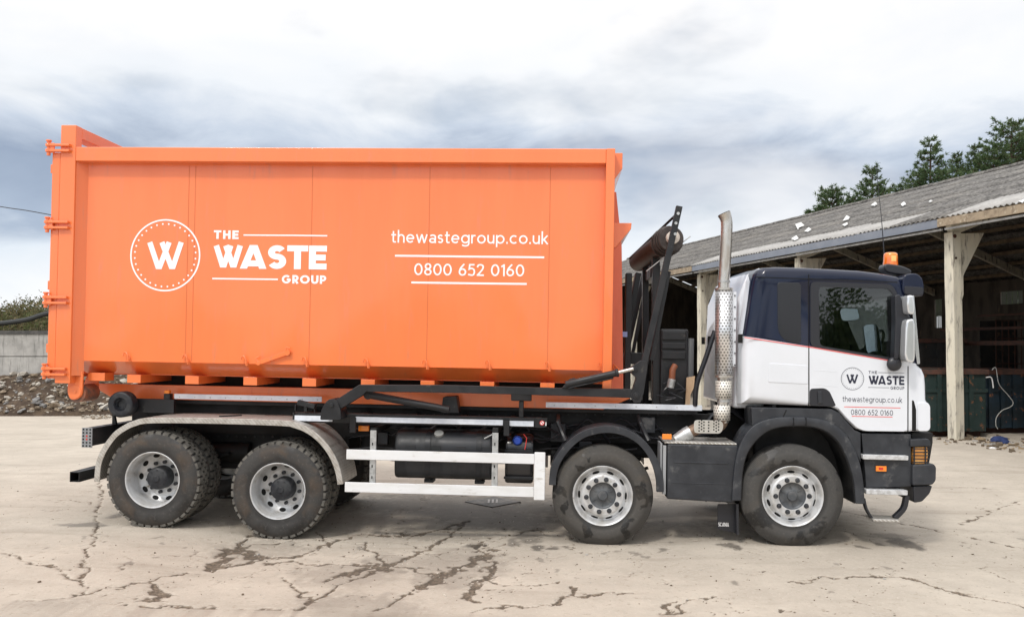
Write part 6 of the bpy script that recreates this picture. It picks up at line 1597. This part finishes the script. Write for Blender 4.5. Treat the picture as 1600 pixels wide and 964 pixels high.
def glyph(c, t):
    """(strokes, advance): capitals are 1 high, t is the stroke weight"""
    h = t / 2; X = .70
    if c == ' ': return [], .30
    if c == 'I': return [[(h, 0), (h, 1)]], t
    if c == 'T': w = .76; return [[(0, 1 - h), (w, 1 - h)], [(w / 2, 1 - h), (w / 2, 0)]], w
    if c == 'H': w = .76; return [[(h, 0), (h, 1)], [(w - h, 0), (w - h, 1)], [(h, .5), (w - h, .5)]], w
    if c == 'E': w = .64; return [[(h, 0), (h, 1)], [(h, 1 - h), (w, 1 - h)], [(h, .5), (w * .94, .5)], [(h, h), (w, h)]], w
    if c == 'A': w = .86 + t * .5; m = w / 2; return [[(h * 1.1, 0), (m - h * .1, 1), 'level'], [(m + h * .1, 1), (w - h * 1.1, 0), 'level'], [(w * .24, .10 + h), (w * .76, .10 + h)]], w
    if c == 'N': w = .80; return [[(h, 0), (h, 1)], [(h, 1), (w - h, 0)], [(w - h, 0), (w - h, 1)]], w
    if c == 'S' or c == 's':
        k = 1 if c == 'S' else X; w = .68 if c == 'S' else .46; m = .52 * k
        return [arc(w / 2, (k - h + m) / 2, w / 2 - h - .01, (k - h - m) / 2, 28, 270, 20)[:-1] + arc(w / 2, (m + h) / 2, w / 2 - h, (m - h) / 2, 90, -152, 20)], w
    if c == 'G': w = .96; return [arc(w / 2, .5, w / 2 - h, .5 - h, 44, 350, 34), [(w - h * .6, .5 - h * .2), (w * .54, .5 - h * .2)], [(w - h, .5), (w - h, .34)]], w
    if c == 'C': w = .90; return [arc(w / 2 + .02, .5, w / 2 - h, .5 - h, 46, 314, 30)], w
    if c in 'RP':
        w = .66; b = .42; r_ = (1 - h - b) / 2; q = [[(h, 0), (h, 1)], [(h, 1 - h), (w - h - r_, 1 - h)] + arc(w - h - r_, b + r_, r_, r_, 90, -90, 14)[1:-1] + [(w - h - r_, b), (h, b)]]
        if c == 'R': q.append([(w * .46, b), (w - h * .8, 0)])
        return q, w
    if c == 'O': w = 1.0; return [ring(.5, .5, .5 - h, .5 - h)], w
    if c == 'U': w = .76; r_ = w / 2 - h; return [[(h, 1)] + arc(w / 2, h + r_, r_, r_, 180, 360, 18) + [(w - h, 1)]], w
    if c == 'o': w = X * 1.0; return [ring(w / 2, X / 2, w / 2 - h, X / 2 - h)], w
    if c == 'c': w = X * .90; return [arc(X / 2, X / 2, X / 2 - h, X / 2 - h, 48, 312, 24)], w
    if c == 'e': w = X * .96; return [arc(w / 2, X / 2, w / 2 - h, X / 2 - h, 0, 318, 28), [(h, X / 2), (w - h * .5, X / 2)]], w
    if c == 'a': w = .56; return [cat2([(.09, X - .13), (.18, X - h - .015), (w / 2 + .03, X - h), (w - h - .03, X - .12), (w - h, X - .24)]) + [(w - h, 0)], ring(w / 2 - .01, .21, w / 2 - h, .21 - h)], w
    if c == 'g': w = X * 1.0; return [ring(w / 2, X / 2, w / 2 - h, X / 2 - h), [(w - h, X), (w - h, -.02)] + arc(w / 2, -.02, w / 2 - h, .24 - h, 0, -150, 14)[1:]], w
    if c == 'p': w = X * 1.0; return [ring(w / 2, X / 2, w / 2 - h, X / 2 - h), [(h, X), (h, -.28)]], w
    if c == 'h': w = .58; r_ = w / 2 - h; return [[(h, 0), (h, 1.04)], [(h, X - h - r_)] + arc(w / 2, X - h - r_, r_, r_, 180, 0, 16)[1:] + [(w - h, 0)]], w
    if c == 'u': w = .58; r_ = w / 2 - h; return [[(h, X)] + arc(w / 2, h + r_, r_, r_, 180, 360, 16) + [(w - h, X)], [(w - h, X), (w - h, 0)]], w
    if c == 'r': w = .36; return [[(h, 0), (h, X)], cat2([(h, X - .30), (h + .05, X - .14), (.20, X - h - .01), (w, X - h)])], w
    if c == 't': w = .40; return [cat2([(.17, .94), (.17, .6), (.17, .2), (.20, h + .03), (.28, h), (w, h + .01)]), [(0, X - h), (w, X - h)]], w
    if c == 'w': w = .96; return [[(h * .9, X), (w * .28, 0)], [(w * .28, 0), (w * .5, X)], [(w * .5, X), (w * .72, 0)], [(w * .72, 0), (w - h * .9, X)]], w
    if c == 'k': w = .54; return [[(h, 0), (h, 1.04)], [(h, .24), (w - .05, X)], [(.20, .37), (w - h * .5, 0)]], w
    if c == '.': return [[(t * .62, 0), (t * .62, t * 1.25)]], t * 1.25
    if c == '0': w = .68; return [ring(w / 2, .5, w / 2 - h, .5 - h)], w
    if c == '8': w = .60; return [ring(w / 2, .755, w / 2 - h - .03, .245 - h * .6), ring(w / 2, .275, w / 2 - h, .275 - h * .9)], w
    if c == '6': w = .62; return [ring(w / 2, .315, w / 2 - h, .315 - h), cat2([(h, .315), (h + .03, .46), (.17, .66), (.45, 1 - .01)])], w
    if c == '5': w = .58; return [[(w * .9, 1 - h), (.14, 1 - h), (.10, .56)] + cat2([(.10, .56), (.26, .63), (w - h - .05, .54), (w - h, .32), (w - h - .08, .10), (.25, h), (.02, .12)])[1:]], w
    if c == '2': w = .58; return [cat2([(h * .8, .72), (.11, .88), (w / 2, 1 - h), (w - h - .03, .86), (w - h - .02, .66), (.36, .42), (h, h)]), [(0, h), (w, h)]], w
    if c == '1': return [[(.24, 0), (.24, 1)], [(.02, .78), (.24, 1 - h * .9)]], .24 + h
    return [], .3


def stroke_mesh(pl, t):
    if pl[-1] == 'level':        # a slanting stroke with level ends
        (ax, ay), (bx, by) = pl[:2]; q = t / 2 * math.hypot(bx - ax, by - ay) / abs(by - ay)
        return [(ax - q, ay), (bx - q, by), (bx + q, by), (ax + q, ay)], [(0, 1, 2, 3)]
    closed = pl[-1] == 'closed'; P = [Vector(p) for p in (pl[:-1] if closed else pl)]; n = len(P); L, Rr = [], []
    for i in range(n):
        a = P[i] - P[i - 1] if (closed or i) else P[1] - P[0]; b = P[(i + 1) % n] - P[i] if (closed or i < n - 1) else a
        if a.length < 1e-9: a = b
        if b.length < 1e-9: b = a
        a, b = a.normalized(), b.normalized(); tg = (a + b).normalized() if (a + b).length > 1e-6 else a
        nn = Vector((-tg.y, tg.x)) * (t / 2) / max(.5, tg.dot(a)); L.append(P[i] + nn); Rr.append(P[i] - nn)
    m = n if closed else n - 1
    return [tuple(v) for v in L + Rr], [(i, (i + 1) % n, n + (i + 1) % n, n + i) for i in range(m)]


class Plate:
    """lettering laid out on a lengthways plane at depth y, each stroke a hair in front of the one before"""
    def __init__(s, y, parent, off, srf=None): s.y, s.parent, s.off, s.srf = y, parent, off, srf
    def fit(s, mb):
        if s.srf: mb.v = [(x, s.srf(x, z) + (y - s.y) - .0025, z) for x, y, z in mb.v]
        return mb
    def text(s, txt, x0, x1, ytop, ybot, mt_, t=.12, sp=.12, name='lettering'):
        vs, fs, ks = [], [], []; x = 0
        for k, c in enumerate(txt):
            st, w = glyph(c, t)
            for j, pl in enumerate(st):
                v, f = stroke_mesh(pl, t); o = len(vs); vs += [(a + x, b) for a, b in v]; fs += [tuple(i + o for i in q) for q in f]; ks += [j] * len(v)
            x += w + sp
        A = np.array(vs); lo, hi = A.min(0), A.max(0); a, b = Q(x0, ybot, s.y), Q(x1, ytop, s.y); zt_, zb_ = Q(x0, ytop, s.y)[1], Q(x0, ybot, s.y)[1]
        Xs = a[0] + (A[:, 0] - lo[0]) / (hi[0] - lo[0]) * (b[0] - a[0]); Zs = zb_ + (A[:, 1] - lo[1]) / (hi[1] - lo[1]) * (zt_ - zb_)
        return s.fit(MB().add([(p, s.y - .0004 * k, q) for p, q, k in zip(Xs, Zs, ks)], fs)).build(name, mt_, s.parent, off=s.off, smooth=0)
    def strokes(s, segs, w, mt_, name):
        mb = MB()
        for i, (p, q) in enumerate(segs):
            a, b = Vector(Q(*p, s.y)), Vector(Q(*q, s.y)); yy = s.y - .0004 * i
            if a.y > b.y: a, b = b, a          # a: foot, cut level; b: tip, cut square
            d = (b - a).normalized(); nn = Vector((-d.y, d.x)) * w / 2; hw = Vector((-w / 2 / abs(d.y), 0)); hw = hw if d.y > 0 else -hw
            mb.add([(v.x, yy, v.y) for v in (a + hw, b + nn, b - nn, a - hw)], [(0, 1, 2, 3)])
        return s.fit(mb).build(name, mt_, s.parent, off=s.off, smooth=0)
    def line(s, x0, x1, yc, th, mt_, name='rule'):
        a, b = Q(x0, yc, s.y), Q(x1, yc, s.y); z = a[1]; h = Q(x0, yc - th / 2, s.y)[1] - Q(x0, yc + th / 2, s.y)[1]
        xs = np.linspace(a[0], b[0], 17); mb = MB().add([(x, s.y, zz) for x in xs for zz in (z - h / 2, z + h / 2)], [(2 * i, 2 * i + 2, 2 * i + 3, 2 * i + 1) for i in range(16)])
        return s.fit(mb).build(name, mt_, s.parent, off=s.off, smooth=0)
    def emblem(s, cx, cy, r, th, rd, nd, dr, mt_):
        c = Vector(Q(cx, cy, s.y)); k = (Q(cx + r, cy, s.y)[0] - Q(cx - r, cy, s.y)[0]) / 2 / r; R_, T_ = r * k, th * k; n = 80; vs = []
        for rr in (R_, R_ - T_): vs += [(c.x + rr * math.cos(2 * math.pi * i / n), s.y, c.y + rr * math.sin(2 * math.pi * i / n)) for i in range(n)]
        s.fit(MB().add(vs, [(i, (i + 1) % n, n + (i + 1) % n, n + i) for i in range(n)])).build('emblem_ring', mt_, s.parent, off=s.off, smooth=0)
        mb = MB()
        for i in range(nd):
            a = 2 * math.pi * (i + .5) / nd; o = c + Vector((math.cos(a), math.sin(a))) * rd * k
            mb.add([(o.x + dr * k * math.cos(b), s.y, o.y + dr * k * math.sin(b)) for b in np.linspace(0, 2 * math.pi, 9)[:-1]], [tuple(range(8))])
        s.fit(mb).build('emblem_dots', mt_, s.parent, off=s.off, smooth=0)
    def w_sign(s, x0, x1, y0, y1, wf, mt_, name, mid=.615):
        W = x1 - x0; h = wf * W * .5; k = (Q(x0 + 10, y0, s.y)[0] - Q(x0, y0, s.y)[0]) / 10
        X = lambda f: x0 + h + (W - 2 * h) * f
        s.strokes([((X(0), y0), (X(.285), y1)), ((X(.285), y1), (X(mid), y0)), ((X(1 - mid), y0), (X(.715), y1)), ((X(.715), y1), (X(1), y0))], wf * W * k * .93, mt_, name)


PL = Plate(RC_ - .035, CN, CO, surf)
V = MT['vinyl']
PL.emblem(257.6, 398.9, 55.0, 2.3, 47.8, 32, 1.45, V)
PL.w_sign(229, 287.5, 378.5, 420.5, .150, V, 'emblem_letter')
PL.text('THE', 333.5, 372.5, 359.8, 373.2, V, .24, .18)
PL.line(379.8, 511.2, 367.2, 2.1, V)
PL.w_sign(332.8, 379.5, 383.6, 418.0, .200, V, 'lettering', .60)
PL.text('ASTE', 374.0, 510.8, 382.6, 419.6, V, .25, .03)
PL.line(331.2, 434, 435.2, 2.3, V)
PL.text('GROUP', 440, 509.7, 429.6, 443.6, V, .23, .15)
PL.text('thewastegroup.co.uk', 611, 857, 359.2, 384.6, V, .122, .13)
PL.line(617, 850.4, 399.6, 3.0, V)
PL.text('0800 652 0160', 647, 819.4, 410.8, 430.0, V, .13, .13)
PL.line(642.6, 823, 441.4, 3.0, V)
DP = Plate(YC - .0085, doors[0], (0, 0, 0)); I = MT['ink']
DP.emblem(1332, 591.6, 18, .7, 15.6, 32, .40, I)
DP.w_sign(1322.3, 1341.0, 585.0, 598.8, .15, I, 'emblem_letter')
DP.text('THE', 1357.0, 1370.5, 579.3, 583.6, I, .17, .30); DP.line(1371.8, 1413, 582.0, .6, I)
DP.w_sign(1357, 1373.4, 587.0, 600.2, .19, I, 'lettering', .60); DP.text('ASTE', 1372.0, 1413.2, 586.7, 600.7, I, .22, .06)
DP.line(1356.5, 1389.4, 605.0, .6, I); DP.text('GROUP', 1391.4, 1413, 603.6, 608.6, I, .17, .25)
DP.text('thewastegroup.co.uk', 1316.4, 1409.6, 618.2, 629.8, I, .10, .15); DP.line(1319, 1407, 635.4, 1.0, MT['red_line'])
DP.text('0800 652 0160', 1329.6, 1395.4, 639.3, 647.8, I, .11, .15); DP.line(1331, 1394.7, 650.0, 1.0, MT['red_line'])
FL = Plate(.1535, TR, (0, 0, 0)); FL.text('SCANIA', 1122.3, 1139, 815.5, 822, V, .15, .10)
